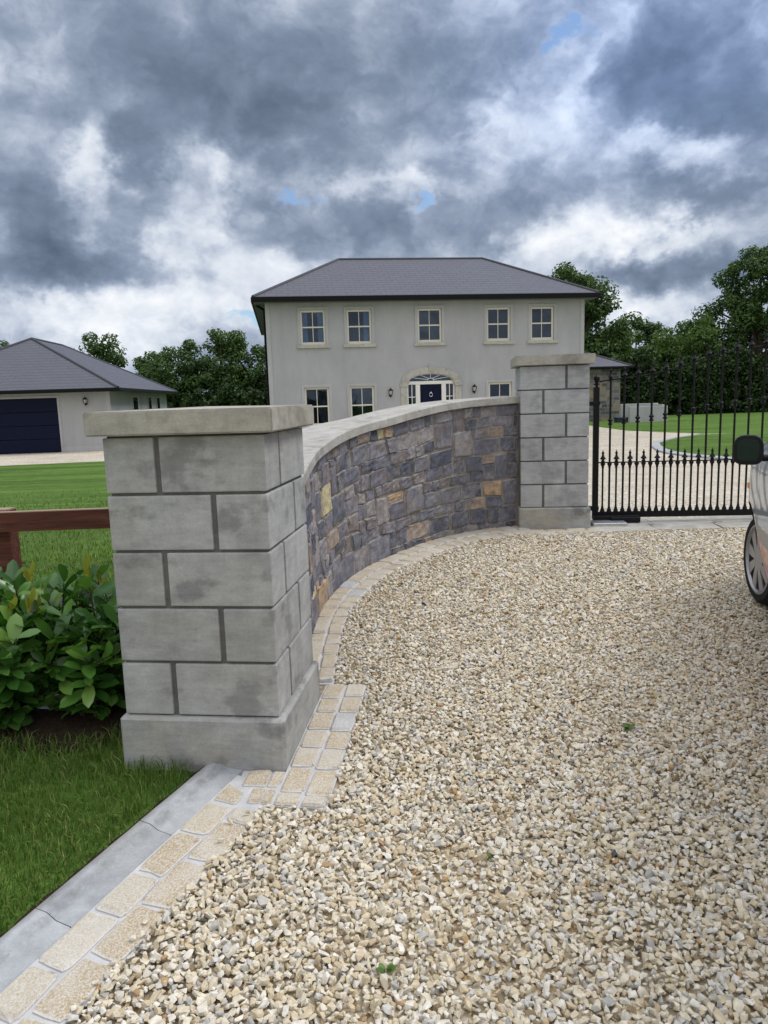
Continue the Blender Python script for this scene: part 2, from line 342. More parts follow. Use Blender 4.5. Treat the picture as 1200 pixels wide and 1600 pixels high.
def leafmat(name, stops, rough=0.5, spec=0.35, trans=0.35):
    m = bpy.data.materials.new(name); m.use_nodes = True; n = NT(m.node_tree); b = n.n['Principled BSDF']
    c = n.ramp(n.island(), stops)
    c = n.mix(1.0, c, n.maprange(n.noise(0.9, 3, 0.6, n.pos()), 0.3, 0.7, 0.75, 1.25), 'MULTIPLY')
    n.link(c, b.inputs['Base Color']); b.inputs['Roughness'].default_value = rough; b.inputs['Specular IOR Level'].default_value = spec
    t = n.new('ShaderNodeBsdfTranslucent'); n.link(n.mix(1.0, c, (1.2, 1.3, 0.6, 1), 'MULTIPLY'), t.inputs[0])
    mx = n.new('ShaderNodeMixShader'); mx.inputs[0].default_value = trans
    out = n.n['Material Output']; n.l.new(b.outputs[0], mx.inputs[1]); n.l.new(t.outputs[0], mx.inputs[2]); n.l.new(mx.outputs[0], out.inputs[0])
    return m
M['blade'] = leafmat('grass_blade', [(0, (0.055, 0.11, 0.018)), (0.45, (0.095, 0.175, 0.030)), (0.8, (0.155, 0.235, 0.052)), (0.95, (0.23, 0.27, 0.085)), (1, (0.34, 0.30, 0.15))], 0.6, 0.2, 0.3)
M['laurel'] = leafmat('laurel_leaf', [(0, (0.028, 0.088, 0.016)), (0.45, (0.062, 0.170, 0.028)), (0.8, (0.12, 0.26, 0.048)), (1, (0.20, 0.34, 0.07))], 0.27, 0.6, 0.25)
M['laurel_tip'] = leafmat('laurel_shoot', [(0, (0.22, 0.30, 0.04)), (0.7, (0.32, 0.34, 0.05)), (1, (0.35, 0.22, 0.06))], 0.4, 0.4, 0.35)
M['oak'] = leafmat('tree_leaf', [(0, (0.031, 0.062, 0.018)), (0.5, (0.057, 0.111, 0.029)), (1, (0.104, 0.169, 0.044))], 0.55, 0.25, 0.25)
M['oak_light'] = leafmat('tree_leaf_light', [(0, (0.050, 0.094, 0.029)), (0.5, (0.084, 0.144, 0.043)), (1, (0.138, 0.210, 0.066))], 0.55, 0.25, 0.3)
M['hedge'] = leafmat('hedge_leaf', [(0, (0.016, 0.034, 0.011)), (0.5, (0.032, 0.063, 0.018)), (1, (0.063, 0.109, 0.032))], 0.55, 0.25, 0.25)
M['hedge_light'] = leafmat('hedge_leaf_light', [(0, (0.056, 0.106, 0.027)), (0.5, (0.094, 0.163, 0.044)), (1, (0.150, 0.225, 0.062))], 0.55, 0.25, 0.3)
def plain(name, c, rough=0.6, spec=0.3, metal=0.0, var=0.12, scale=20, coat=0.0):
    def fn(n, b):
        b.inputs['Metallic'].default_value = metal
        b.inputs['Coat Weight'].default_value = coat
        f = n.noise(scale, 4, 0.6, n.coord('Object'))
        n.l.new(n.bump(f, 0.1, 0.003), b.inputs['Normal'])
        return n.mix(1.0, tuple(c)+(1,), n.maprange(f, 0.25, 0.75, 1-var, 1+var), 'MULTIPLY')
    return material(name, fn, rough, spec)
M['bark'] = plain('bark', (0.07, 0.055, 0.04), 0.95, 0.1, var=0.4, scale=6)
M['iron'] = plain('black_iron', (0.006, 0.006, 0.007), 0.5, 0.22)
M['steel'] = plain('steel_plate', (0.55, 0.55, 0.56), 0.35, 0.5, 0.8)
M['frame'] = plain('cream_frame', (0.72, 0.68, 0.58), 0.45, 0.4, var=0.04)
M['white'] = plain('white_frame', (0.78, 0.76, 0.70), 0.45, 0.4, var=0.04)
M['navy'] = plain('navy_paint', (0.003, 0.006, 0.026), 0.45, 0.15)
M['fascia'] = plain('black_fascia', (0.006, 0.006, 0.007), 0.5, 0.15)
M['soffit'] = plain('soffit', (0.10, 0.11, 0.10), 0.6, 0.3)
M['curtain'] = plain('curtain', (0.55, 0.62, 0.70), 0.9, 0.1)
M['room'] = plain('dark_room', (0.02, 0.02, 0.022), 0.9, 0.1)
M['chrome'] = plain('chrome', (0.7, 0.7, 0.7), 0.2, 0.5, 1.0)
M['lamp_glass'] = plain('lamp_glass', (0.55, 0.55, 0.52), 0.2, 0.5)
M['rubber'] = plain('tyre_rubber', (0.018, 0.018, 0.019), 0.8, 0.2)
M['plastic'] = plain('black_plastic', (0.008, 0.008, 0.009), 0.5, 0.25)
M['carpaint'] = plain('silver_paint', (0.40, 0.46, 0.54), 0.28, 0.5, 0.35, 0.03, 5, 0.8)
M['redband'] = plain('red_band', (0.48, 0.12, 0.07), 0.35, 0.5, 0.0, 0.05, 5, 0.6)
M['alloy'] = plain('wheel_trim', (0.36, 0.36, 0.37), 0.4, 0.5, 0.5)
M['red_lens'] = plain('red_lens', (0.35, 0.01, 0.01), 0.2, 0.5)
M['orange'] = plain('orange_lens', (0.75, 0.25, 0.02), 0.2, 0.5)
M['granite'] = material('dressed_granite', concrete((0.47, 0.45, 0.40), (0.42, 0.37, 0.29), 0.25, 0.08, 0.25), 0.85, 0.25)
M['bluebox'] = plain('blue_box', (0.03, 0.04, 0.09), 0.5, 0.3)
def glass_fn(n, b):
    b.inputs['Roughness'].default_value = 0.03; b.inputs['IOR'].default_value = 1.5
    b.inputs['Transmission Weight'].default_value = 0.0
    p = n.coord('Object'); n.l.new(n.bump(n.noise(1.3, 2, 0.5, p), 0.06, 0.05), b.inputs['Normal'])
    return (0.012, 0.016, 0.026, 1)
M['glass'] = material('window_glass', glass_fn, 0.03, 0.75)
def wood_fn(n, b):
    p = n.coord('Object'); g = n.noise(5, 6, 0.65, n.mapping(p, (0.6, 9, 9)), dist=0.6); k = n.voro(3.2, n.mapping(p, (0.7, 2, 2)))
    c = n.ramp(g, [(0.3, (0.060, 0.022, 0.015)), (0.55, (0.12, 0.045, 0.030)), (0.75, (0.19, 0.085, 0.056))])
    c = n.mix(n.maprange(k, 0.02, 0.09, 0.7, 0.0), c, (0.03, 0.014, 0.009, 1))
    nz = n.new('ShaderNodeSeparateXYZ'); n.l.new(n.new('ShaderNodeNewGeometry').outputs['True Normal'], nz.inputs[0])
    c = n.mix(n.maprange(nz.outputs[2], 0.6, 0.9, 0, 0.8), c, (0.36, 0.29, 0.21, 1))     # top edge: paler tan on faces that point up
    n.l.new(n.bump(g, 0.4, 0.004), b.inputs['Normal']); return c
M['wood'] = material('stained_timber', wood_fn, 0.8, 0.2)
def render_fn(base):
    def fn(n, b):
        p = n.coord('Object'); m = n.noise(1.2, 6, 0.65, n.mapping(p, (1, 1, 0.45))); f = n.noise(18, 5, 0.7, p)
        c = n.mix(n.maprange(m, 0.3, 0.72), tuple(x*1.08 for x in base), tuple(x*0.86 for x in base))
        c = n.mix(1.0, c, n.maprange(f, 0.2, 0.8, 0.93, 1.07), 'MULTIPLY')
        sk = n.maprange(n.noise(2, 5, 0.7, n.mapping(p, (3, 3, 0.18))), 0.52, 0.8)
        c = n.mix(n.math('MULTIPLY', sk, 0.3), c, tuple(x*0.72 for x in base))
        n.l.new(n.bump(f, 0.2, 0.01), b.inputs['Normal']); return c
    return fn
M['render'] = material('sand_cement_render', render_fn((0.415, 0.412, 0.422)), 0.92, 0.2)
M['render_light'] = material('pale_render', render_fn((0.45, 0.445, 0.45)), 0.92, 0.2)
def slate_fn(n, b):
    # rows follow height; columns follow the horizontal run along the slope, offset every other row
    p = n.coord('Object'); s = n.new('ShaderNodeSeparateXYZ'); n.l.new(p, s.inputs[0])
    g = n.new('ShaderNodeNewGeometry'); gn = n.new('ShaderNodeVectorTransform', vector_type='NORMAL', convert_from='WORLD', convert_to='OBJECT'); n.l.new(g.outputs['True Normal'], gn.inputs[0])
    sn = n.new('ShaderNodeSeparateXYZ'); n.l.new(gn.outputs[0], sn.inputs[0])
    isx = n.math('GREATER_THAN', n.math('ABSOLUTE', sn.outputs[0]), n.math('ABSOLUTE', sn.outputs[1]))
    u = n.math('ADD', n.math('MULTIPLY', isx, s.outputs[1]), n.math('MULTIPLY', n.math('SUBTRACT', 1.0, isx), s.outputs[0]))
    row = n.math('DIVIDE', s.outputs[2], 0.125); ri = n.math('FLOOR', row); rf = n.math('FRACT', row)
    uu = n.math('MULTIPLY_ADD', n.math('MODULO', ri, 2.0), 0.5, n.math('DIVIDE', u, 0.42)); ui = n.math('FLOOR', uu); uf = n.math('FRACT', uu)
    cv = n.new('ShaderNodeCombineXYZ'); n.l.new(ui, cv.inputs[0]); n.l.new(ri, cv.inputs[1])
    wn = n.new('ShaderNodeTexWhiteNoise', noise_dimensions='2D'); n.l.new(cv.outputs[0], wn.inputs['Vector'])
    c = n.mix(wn.outputs['Value'], (0.078, 0.079, 0.100, 1), (0.086, 0.087, 0.110, 1))
    lip = n.maprange(rf, 0.0, 0.14, 1, 0); side = n.maprange(n.math('ABSOLUTE', n.math('SUBTRACT', uf, 0.5)), 0.475, 0.495)
    gap = n.math('MAXIMUM', lip, n.math('MULTIPLY', side, 0.7))
    c = n.mix(n.math('MULTIPLY', gap, 0.75), c, (0.02, 0.025, 0.03, 1))
    h = n.math('SUBTRACT', n.math('SUBTRACT', 1.0, rf), n.math('MULTIPLY', gap, 1.0))
    n.l.new(n.bump(h, 0.6, 0.02), b.inputs['Normal']); return c
M['slate'] = material('roof_slate', slate_fn, 0.5, 0.4)
def annex_stone_fn(n, b):
    p = n.coord('Object'); s = n.new('ShaderNodeSeparateXYZ'); n.l.new(p, s.inputs[0]); cv = n.new('ShaderNodeCombineXYZ')
    n.l.new(n.math('ADD', s.outputs[0], s.outputs[1]), cv.inputs[0]); n.l.new(s.outputs[2], cv.inputs[1])
    q = n.vmath('ADD', cv.outputs[0], n.vmath('MULTIPLY', n.noise(2.2, 3, 0.6, p, True), (0.10, 0.08, 0)))
    t = n.new('ShaderNodeTexBrick'); n.l.new(q, t.inputs['Vector']); t.offset = 0.37; t.squash = 1.6; t.squash_frequency = 3
    for k, v in (('Scale', 1.0), ('Mortar Size', 0.014), ('Mortar Smooth', 0.3), ('Bias', 0.0), ('Brick Width', 0.34), ('Row Height', 0.19)): t.inputs[k].default_value = v
    t.inputs['Color1'].default_value = (0, 0, 0, 1); t.inputs['Color2'].default_value = (1, 1, 1, 1); t.inputs['Mortar'].default_value = (0.5, 0.5, 0.5, 1)
    c = n.ramp(t.outputs['Color'], [(0, (0.12, 0.12, 0.13)), (0.25, (0.21, 0.20, 0.19)), (0.5, (0.165, 0.16, 0.155)), (0.72, (0.27, 0.25, 0.22)), (0.86, (0.34, 0.25, 0.15)), (0.93, (0.09, 0.09, 0.10))], 'CONSTANT')
    c = n.mix(t.outputs['Fac'], c, (0.29, 0.27, 0.24, 1)); c = n.mix(1.0, c, n.maprange(n.noise(9, 5, 0.7, p), 0.25, 0.75, 0.7, 1.3), 'MULTIPLY')
    n.l.new(n.bump(t.outputs['Fac'], 0.4, -0.02), b.inputs['Normal']); return c
M['annex_stone'] = material('annex_stone', annex_stone_fn, 0.9, 0.2)

# ------------------------------------------------------------------ ground
rng = np.random.default_rng(7)
SL = 0.156/(7.0-2.76)
def sstep(a, b, x):
    t = np.clip((np.asarray(x, float)-a)/(b-a), 0, 1); return t*t*(3-2*t)
def gz(x, y):
    x = np.asarray(x, float); y = np.asarray(y, float)
    z = SL*(np.clip(y, -4, 7.3)-2.76)-0.02; t = sstep(7.8, 18, y)
    z = z*(1-t)+(-0.3)*t
    return z+0.22*sstep(30, 42, y)*sstep(2, 9, x)
def grid_sheet(name, xs, ys, mat, dz=0.0):
    X, Y = np.meshgrid(xs, ys); V = np.stack([X, Y, gz(X, Y)+dz], -1).reshape(-1, 3)
    nx, ny = len(xs), len(ys); i = (np.arange(ny-1)[:, None]*nx+np.arange(nx-1)[None]).ravel()
    return big_mesh(name, V, [np.stack([i, i+1, i+nx+1, i+nx], 1)], mat, smooth=True)
def axis(*segs):
    return np.unique(np.concatenate([np.linspace(a, b, n) for a, b, n in segs]))
tag(grid_sheet('ground', axis((-900, -60, 12), (-60, -10, 26), (-10, 16, 53), (16, 60, 23), (60, 900, 12)),
               axis((-300, -20, 8), (-20, 0, 11), (0, 46, 93), (46, 80, 12), (80, 1500, 14)), M['lawn']), kind='structure')
from mathutils.geometry import delaunay_2d_cdt
def poly_sheet(name, outline, mat, dz, step=0.8):
    P = [Vector(p) for p in outline]; n = len(P); dense = []
    for i in range(n):
        a, b = P[i], P[(i+1) % n]; k = max(1, int((b-a).length/step))
        dense += [a.lerp(b, j/k) for j in range(k)]
    m = len(dense); edges = [(i, (i+1) % m) for i in range(m)]
    xs = [p.x for p in P]; ys = [p.y for p in P]
    inner = [Vector((x, y)) for x in np.arange(min(xs), max(xs), step) for y in np.arange(min(ys), max(ys), step)]
    r = delaunay_2d_cdt(dense+inner, edges, [list(range(m))], 1, 1e-5)
    V = np.array([(v.x, v.y, 0) for v in r[0]]); V[:, 2] = gz(V[:, 0], V[:, 1])+dz
    return big_mesh(name, V, [np.array([f for f in r[2] if len(f) == 3])], mat, smooth=True)
def smooth_poly(pts, n=4):
    """Catmull-Rom through open polyline"""
    P = [np.array(p, float) for p in pts]; out = []
    for i in range(len(P)-1):
        p0 = P[max(i-1, 0)]; p1 = P[i]; p2 = P[i+1]; p3 = P[min(i+2, len(P)-1)]
        for k in range(n):
            t = k/n; out.append(0.5*((2*p1)+(-p0+p2)*t+(2*p0-5*p1+4*p2-p3)*t*t+(-p0+3*p1-3*p2+p3)*t**3))
    return np.array(out+[P[-1]])

# --- lines of the entrance
K0 = np.array([-0.603, 2.736]); KT = np.array([-0.38, -0.925]); KN = np.array([0.925, -0.38])     # straight kerb: start, along, towards gravel
WALL = smooth_poly([(-0.470, 3.44, 0.935), (-0.475, 4.0, 0.99), (-0.462, 4.6, 1.055), (-0.42, 4.97, 1.09), (-0.352, 5.29, 1.127), (-0.262, 5.58, 1.158), (-0.14, 5.86, 1.187),
                    (0.0, 6.09, 1.21), (0.16, 6.33, 1.243), (0.34, 6.57, 1.277), (0.53, 6.78, 1.308), (0.76, 6.96, 1.333), (1.03, 7.10, 1.347), (1.335, 7.20, 1.361)], 8)
WS = np.concatenate([[0], np.cumsum(np.hypot(*np.diff(WALL[:, :2], axis=0).T))]); WLEN = WS[-1]
def wall_at(s):
    s = np.asarray(s, float); x = np.interp(s, WS, WALL[:, 0]); y = np.interp(s, WS, WALL[:, 1]); z = np.interp(s, WS, WALL[:, 2])
    e = 0.06; tx = np.interp(s+e, WS, WALL[:, 0])-np.interp(s-e, WS, WALL[:, 0]); ty = np.interp(s+e, WS, WALL[:, 1])-np.interp(s-e, WS, WALL[:, 1])
    l = np.hypot(tx, ty); return np.stack([x, y], -1), np.stack([ty/l, -tx/l], -1), z       # point, normal towards gravel, top height
# --- front gravel bed and stones
def left_edge(y):
    y = np.asarray(y, float); a = K0[0]+(y-K0[1])*KT[0]/KT[1]
    b = np.interp(y, WALL[:, 1], WALL[:, 0])
    return np.where(y < 2.74, a, np.where(y < 3.44, -0.45, b))
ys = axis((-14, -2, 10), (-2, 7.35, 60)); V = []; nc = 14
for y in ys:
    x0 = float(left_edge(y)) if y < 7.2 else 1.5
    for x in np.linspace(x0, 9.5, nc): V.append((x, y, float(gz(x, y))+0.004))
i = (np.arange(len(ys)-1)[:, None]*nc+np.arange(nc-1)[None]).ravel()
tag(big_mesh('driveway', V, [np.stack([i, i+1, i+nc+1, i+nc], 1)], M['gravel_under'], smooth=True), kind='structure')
def hulls(n, seed, flat=(1, 0.8, 0.62)):
    r = np.random.default_rng(seed); out = []
    for k in range(n):
        bm = bmesh.new(); f = np.array(flat)*r.uniform(0.8, 1.2, 3)
        for j in range(13):
            p = r.uniform(-1, 1, 3); p /= max(np.linalg.norm(p)**0.75, 1e-3)
            bm.verts.new(p*0.5*f)
        bmesh.ops.convex_hull(bm, input=bm.verts[:])
        for v in [v for v in bm.verts if not v.link_faces]: bm.verts.remove(v)
        bmesh.ops.triangulate(bm, faces=bm.faces[:]); bm.verts.ensure_lookup_table(); bm.verts.index_update()
        out.append((np.array([v.co[:] for v in bm.verts]), np.array([[v.index for v in q.verts] for q in bm.faces]))); bm.free()
    return out
def rand_rot(r, n, tilt):
    """random yaw, limited tilt -> (n,3,3)"""
    a = r.uniform(0, 2*np.pi, n); b = r.normal(0, tilt, n); c = r.normal(0, tilt, n)
    ca, sa, cb, sb, cc, sc = np.cos(a), np.sin(a), np.cos(b), np.sin(b), np.cos(c), np.sin(c); z = np.zeros(n); o = np.ones(n)
    A = np.array([[ca, -sa, z], [sa, ca, z], [z, z, o]]).transpose(2, 0, 1); B = np.array([[o, z, z], [z, cb, -sb], [z, sb, cb]]).transpose(2, 0, 1)
    D = np.array([[cc, z, sc], [z, o, z], [-sc, z, cc]]).transpose(2, 0, 1); return A@B@D
def scatter(P, size, protos, r, tilt=0.5, aniso=0.2):
    Vs = []; Fs = []; base = 0; which = r.integers(0, len(protos), len(P)); Rm = rand_rot(r, len(P), tilt)
    for k, (pv, pf) in enumerate(protos):
        idx = np.where(which == k)[0]
        if not len(idx): continue
        v = pv[None]*(size[idx][:, None, None]*r.uniform(1-aniso, 1+aniso, (len(idx), 1, 3)))
        v = np.einsum('nij,nkj->nki', Rm[idx], v)+P[idx][:, None]
        Vs.append(v.reshape(-1, 3)); Fs.append((pf[None]+(np.arange(len(idx))*len(pv))[:, None, None]+base).reshape(-1, 3)); base += len(idx)*len(pv)
    return np.concatenate(Vs), np.concatenate(Fs)
PY = -0.1223; PC = np.array([-0.4392, 2.760]); PX = np.array([math.cos(PY), math.sin(PY)]); PN = np.array([-math.sin(PY), math.cos(PY)])   # near pier front right corner and axes
def pier_local(x, y): return PC+np.multiply.outer(x, PX)+np.multiply.outer(y, PN)
def paved(x, y):
    """True where kerb, setts, piers or the sill lie (no loose stones)"""
    q = np.stack([x, y], -1); rel = q-K0; s = rel@KT; o = rel@KN
    m = (s > 0.05) & (o < 0.222+0.012*np.sin(s*23)+0.008*np.sin(s*57))
    rp = q-PC; lx = rp@PX; ly = rp@PN
    m |= (lx < 0.24) & (ly > -0.268) & (ly < 0.80)
    m |= (lx < -0.1) & (ly > -0.268) & (y < 4.5)
    m |= (y > 6.78) & (x > 1.0)
    sj = np.linspace(0, WLEN, 160); wp, wn, _ = wall_at(sj)
    for a in range(0, len(x), 20000):
        b = slice(a, a+20000); dd = ((q[b][:, None]-wp[None])**2).sum(-1); j = dd.argmin(1)
        off = ((q[b]-wp[j])*wn[j]).sum(-1); m[b] |= (off < arc_w(sj[j])) & (y[b] > 3.3)
    return m
def arc_w(s): return 0.195+0.17*np.clip((np.asarray(s)-0.9)/2.6, 0, 1)
def stone_field(x0, x1, y0, y1, sp, size_lo, size_hi, r, zoff, keep=1.0):
    nx = int((x1-x0)/sp); ny = int((y1-y0)/(sp*0.866)); I, J = np.meshgrid(np.arange(nx), np.arange(ny))
    x = (x0+(I+0.5*(J % 2))*sp).ravel(); y = (y0+J*sp*0.866).ravel()
    x = x+r.normal(0, sp*0.24, x.shape); y = y+r.normal(0, sp*0.24, y.shape)
    k = r.random(len(x)) < keep; x, y = x[k], y[k]
    k = ~paved(x, y); x, y = x[k], y[k]
    size = r.uniform(size_lo, size_hi, len(x))*np.where(r.random(len(x)) < 0.12, 1.35, 1.0)
    return np.stack([x, y, gz(x, y)+zoff+r.uniform(-0.004, 0.007, len(x))+0.006*np.sin(x*3.1+1)*np.sin(y*2.3)], -1), size
r1 = np.random.default_rng(11); protos = hulls(48, 3, (1, 0.78, 0.56))
Pn, Sn = [], []
for (x0, x1, y0, y1, sp, lo, hi, zo, keep) in [(-1.35, 3.2, 0.95, 4.3, 0.0188, 0.017, 0.033, 0.010, 1), (-1.35, 3.2, 0.95, 4.3, 0.0215, 0.018, 0.0345, 0.019, 0.75),
                                               (-0.6, 5.2, 4.3, 6.8, 0.0225, 0.020, 0.037, 0.010, 1), (-0.6, 5.2, 4.3, 6.8, 0.0275, 0.020, 0.038, 0.020, 0.75)]:
    p, s = stone_field(x0, x1, y0, y1, sp, lo, hi, r1, zo, keep); Pn.append(p); Sn.append(s)
# a few stones kicked onto the setts and kerb
q = r1.random(26)*2.2+0.25; e = r1.uniform(-0.05, 0.22, 26); a = K0+q[:, None]*KT+e[:, None]*KN
Pn.append(np.stack([a[:, 0], a[:, 1], gz(a[:, 0], a[:, 1])+0.036+0.012*(e < 0)], -1)[e > 0.08]); Sn.append(r1.uniform(0.012, 0.026, 26)[e > 0.08])
Pn = np.concatenate(Pn); Sn = np.concatenate(Sn)
V, F = scatter(Pn, Sn, protos, r1, 0.55)
o = big_mesh('gravel', V, [F], M['gravel']); tag(o, 'loose crushed cream and tan stones covering the driveway', 'gravel', kind='stuff')
print('stones', len(Pn))
# --- drive behind the gate, island lawn
drive = [(1.75, 7.36), (8.5, 7.36), (14, 11), (18, 15), (18, 24), (15.0, 29.0), (12.7, 29.0), (11.9, 30.7), (10.8, 32.7), (10.3, 36.6), (8.6, 38.5), (7.0, 38.0), (8.0, 29.1), (-4.0, 27.55), (-8, 28.0), (-10.6, 30.3), (-24, 29.0), (-24, 22.6), (-12.3, 23.6), (-9.2, 24.2), (-3, 23.6), (0.4, 21.0), (1.3, 16)]
tag(poly_sheet('driveway_court', drive, M['gravel_bed'], 0.006), kind='structure')
il = smooth_poly([(17, 16.0), (12, 16.9), (9.9, 17.25), (9.22, 17.55), (8.72, 18.1), (8.22, 19.35), (8.19, 21.0), (8.89, 23.6), (9.5, 24.8), (10.64, 26.45), (12.3, 28.2)], 5)
tag(poly_sheet('lawn_island', [tuple(p) for p in il]+[(14.5, 28.6), (17, 26)], M['lawn'], 0.04), kind='structure')
t = np.gradient(il, axis=0); t /= np.linalg.norm(t, axis=1)[:, None]; nrm = np.stack([-t[:, 1], t[:, 0]], 1)
out = il+np.where(np.ones((len(il), 1)) > 0, 1, 1)*(-nrm)*0.27
if np.hypot(*(out[25]-np.array([12, 22]))) < np.hypot(*(il[25]-np.array([12, 22]))): out = il+nrm*0.27
V = []
for a, b in zip(il, out):
    z = float(gz(*a)); V += [(a[0], a[1], z+0.065), (b[0], b[1], z+0.05), (b[0], b[1], z-0.05), (a[0], a[1], z-0.02)]
n = len(il); F = []
for i in range(n-1):
    for k in range(4): F.append((4*i+k, 4*i+(k+1) % 4, 4*(i+1)+(k+1) % 4, 4*(i+1)+k))
tag(big_mesh('kerb_island', V, [np.array(F)], M['kerb']), kind='structure')

# ------------------------------------------------------------------ kerb and setts
mb = MB(); r = random.Random(5)
s = -0.03
while s < 3.2:
    L = 0.455; z0 = 0.0; prof = [(-0.142, -0.12), (-0.142, 0.035), (-0.135, 0.041), (-0.092, 0.038), (-0.058, 0.020), (-0.006, 0.014), (0, 0.008), (0, -0.12)]
    t = bmesh.new(); rings = []
    for q in (0, 1):
        c = K0+KT*(s+0.0018+q*(L-0.0036)); zz = float(gz(*c)); rings.append([t.verts.new((c[0]+KN[0]*o_, c[1]+KN[1]*o_, zz+h)) for o_, h in prof])
    m = len(prof)
    for k in range(m): t.faces.new((rings[0][k], rings[0][(k+1) % m], rings[1][(k+1) % m], rings[1][k]))
    t.faces.new(rings[0][::-1]); t.faces.new(rings[1]); bmesh.ops.recalc_face_normals(t, faces=t.faces)
    bmesh.ops.subdivide_edges(t, edges=[e for e in t.edges if e.calc_length() > 0.3], cuts=5)
    for v in t.verts: v.co.z += r.uniform(-0.0008, 0.0008)
    mb.add(t); s += L
V = []; F = []; rs = np.random.default_rng(8); n = 140
for i in range(n):
    s = -0.03+3.3*i/(n-1); c = K0+KT*s
    for o_, h in ((-0.138, 0.046), (-0.150-0.012*rs.random(), 0.050+0.008*rs.random()), (-0.175-0.02*rs.random(), 0.03), (-0.21, -0.02)):
        p = c+KN*o_; V.append((p[0], p[1], float(gz(*p))+h-0.028))
for i in range(n-1):
    for k in range(3): F.append((4*i+k, 4*i+k+1, 4*i+5+k, 4*i+4+k))
tag(big_mesh('soil_edge', V, [np.array(F)], M['soil'], smooth=True), 'thin line of bare soil between the verge and the kerb', 'soil', kind='structure')
o = mb.build('concrete_kerb', M['kerb'], smooth=50); tag(o, 'pale grey concrete kerb stones edging the grass verge', 'kerb', kind='structure')
class Blocks:
    """rough blocks from 4-corner outlines, all in one mesh; each block keeps its own vertices"""
    def __init__(s): s.V = []; s.F = []; s.rim = []
    def add(s, pos, nrm, depth, edge, skirt, rr, rough=0.004, n=5, jig=0.022):
        """pos(a,b)->3d point on the bed, nrm(a,b)->unit normal"""
        ab = [0.0, 0.09, 0.5, 0.91, 1.0] if n == 5 else [0.0, 0.06, 0.3, 0.55, 0.8, 0.94, 1.0]
        base = len(s.V); n = len(ab)
        tx, ty = rr.uniform(-1, 1)*depth*0.25, rr.uniform(-1, 1)*depth*0.25
        for j, b in enumerate(ab):
            for i, a in enumerate(ab):
                ring = i in (0, n-1) or j in (0, n-1); corner = i in (0, n-1) and j in (0, n-1)
                ck = rr.uniform(0.02, 0.075); aa = a+(ck if i == 0 else -ck)*corner; bb = b+(ck if j == 0 else -ck)*corner
                if not corner: aa += rr.uniform(-1, 1)*jig; bb += rr.uniform(-1, 1)*jig
                p, nn = Vector(pos(aa, bb)), Vector(nrm(aa, bb))
                h = edge if ring else depth+tx*(a-0.5)+ty*(b-0.5)+rr.uniform(-1, 1)*rough
                s.V.append(p+nn*h); s.rim.append(1.0 if ring else 0.0)
        for j in range(n-1):
            for i in range(n-1): q = base+j*n+i; s.F.append((q, q+1, q+n+1, q+n))
        loop = [base+i for i in range(n)]+[base+j*n+n-1 for j in range(1, n)]+[base+(n-1)*n+i for i in range(n-2, -1, -1)]+[base+j*n for j in range(n-2, 0, -1)]
        k0 = len(s.V)
        for q in loop:
            s.V.append(Vector(s.V[q])-Vector(nrm(0.5, 0.5))*(edge+skirt)); s.rim.append(1.0)
        m = len(loop)
        for k in range(m): s.F.append((loop[k], k0+k, k0+(k+1) % m, loop[(k+1) % m]))
def add_rim(o, B):
    a = o.data.attributes.new('rim', 'FLOAT', 'POINT'); a.data.foreach_set('value', np.array(B.rim, np.float32)); return o
def bil(c):
    c = [np.array(p, float) for p in c]
    return lambda a, b: (c[0]*(1-a)*(1-b)+c[1]*a*(1-b)+c[2]*a*b+c[3]*(1-a)*b)
UP = lambda a, b: (0, 0, 1)
def sett(B, corners, rr, gap=0.007):
    c = [np.array(p, float) for p in corners]; m = sum(c)/4
    c = [p+(m-p)/np.linalg.norm(m-p)*gap*1.3+np.array([rr.uniform(-1, 1), rr.uniform(-1, 1)])*0.0045 for p in c]
    c = [(p[0], p[1], float(gz(*p))+0.006) for p in c]
    B.add(bil(c), UP, 0.020+rr.uniform(-0.002, 0.003), 0.013, 0.06, rr, 0.0016)
def strip(B, row_fn, s0, s1, length, rr):
    """row_fn(s,e) -> xy, e in 0..1 across the row"""
    s = s0-rr.uniform(0, length*0.6)
    while s < s1:
        L = length*rr.uniform(0.86, 1.14); a, b = max(s, s0), min(s+L, s1)
        if b-a > 0.03: sett(B, [row_fn(a, 0), row_fn(b, 0), row_fn(b, 1), row_fn(a, 1)], rr)
        s += L
rr = random.Random(21); B = Blocks()
for lo, hi in ((0.004, 0.118), (0.118, 0.234)):
    strip(B, lambda s, e: K0+KT*s+KN*(lo+(hi-lo)*e), 0.215, 3.1, 0.195, rr)
for lo, hi in ((0.028, 0.132), (0.132, 0.236)):
    strip(B, lambda s, e: pier_local(lo+(hi-lo)*e, s), -0.265, 0.80, 0.165, rr)
for lo, hi in ((-0.265, -0.15), (-0.15, -0.03)):
    strip(B, lambda s, e: pier_local(s, lo+(hi-lo)*e), -0.125 if lo > -0.2 else -0.075, 0.026, 0.15, rr)
def arc_row(k):
    def f(s, e):
        p, nn, _ = wall_at(s); wdt = float(arc_w(s)); a = 0.012+(wdt-0.012)*(k+e)/2; return p+nn*a
    return f
for k in (0, 1): strip(B, arc_row(k), 0.13, WLEN, 0.155, rr)
B_front = [(1.22, 6.78), (2.02, 6.78)]
for lo, hi in ((6.77, 6.86), (6.86, 6.95)):
    strip(B, lambda s, e: np.array([s, lo+(hi-lo)*e+0.0*(s-1.3)]), 1.26, 2.0, 0.2, rr)
sett(B, [K0+KT*a+KN*b_ for a, b_ in ((0.09, 0.006), (0.208, 0.006), (0.208, 0.112), (0.125, 0.112))], rr)
o = add_rim(big_mesh('sett_edging', B.V, [np.array(B.F)], M['sett']), B); tag(o, 'double row of tan granite setts edging the gravel', 'paving', kind='structure')
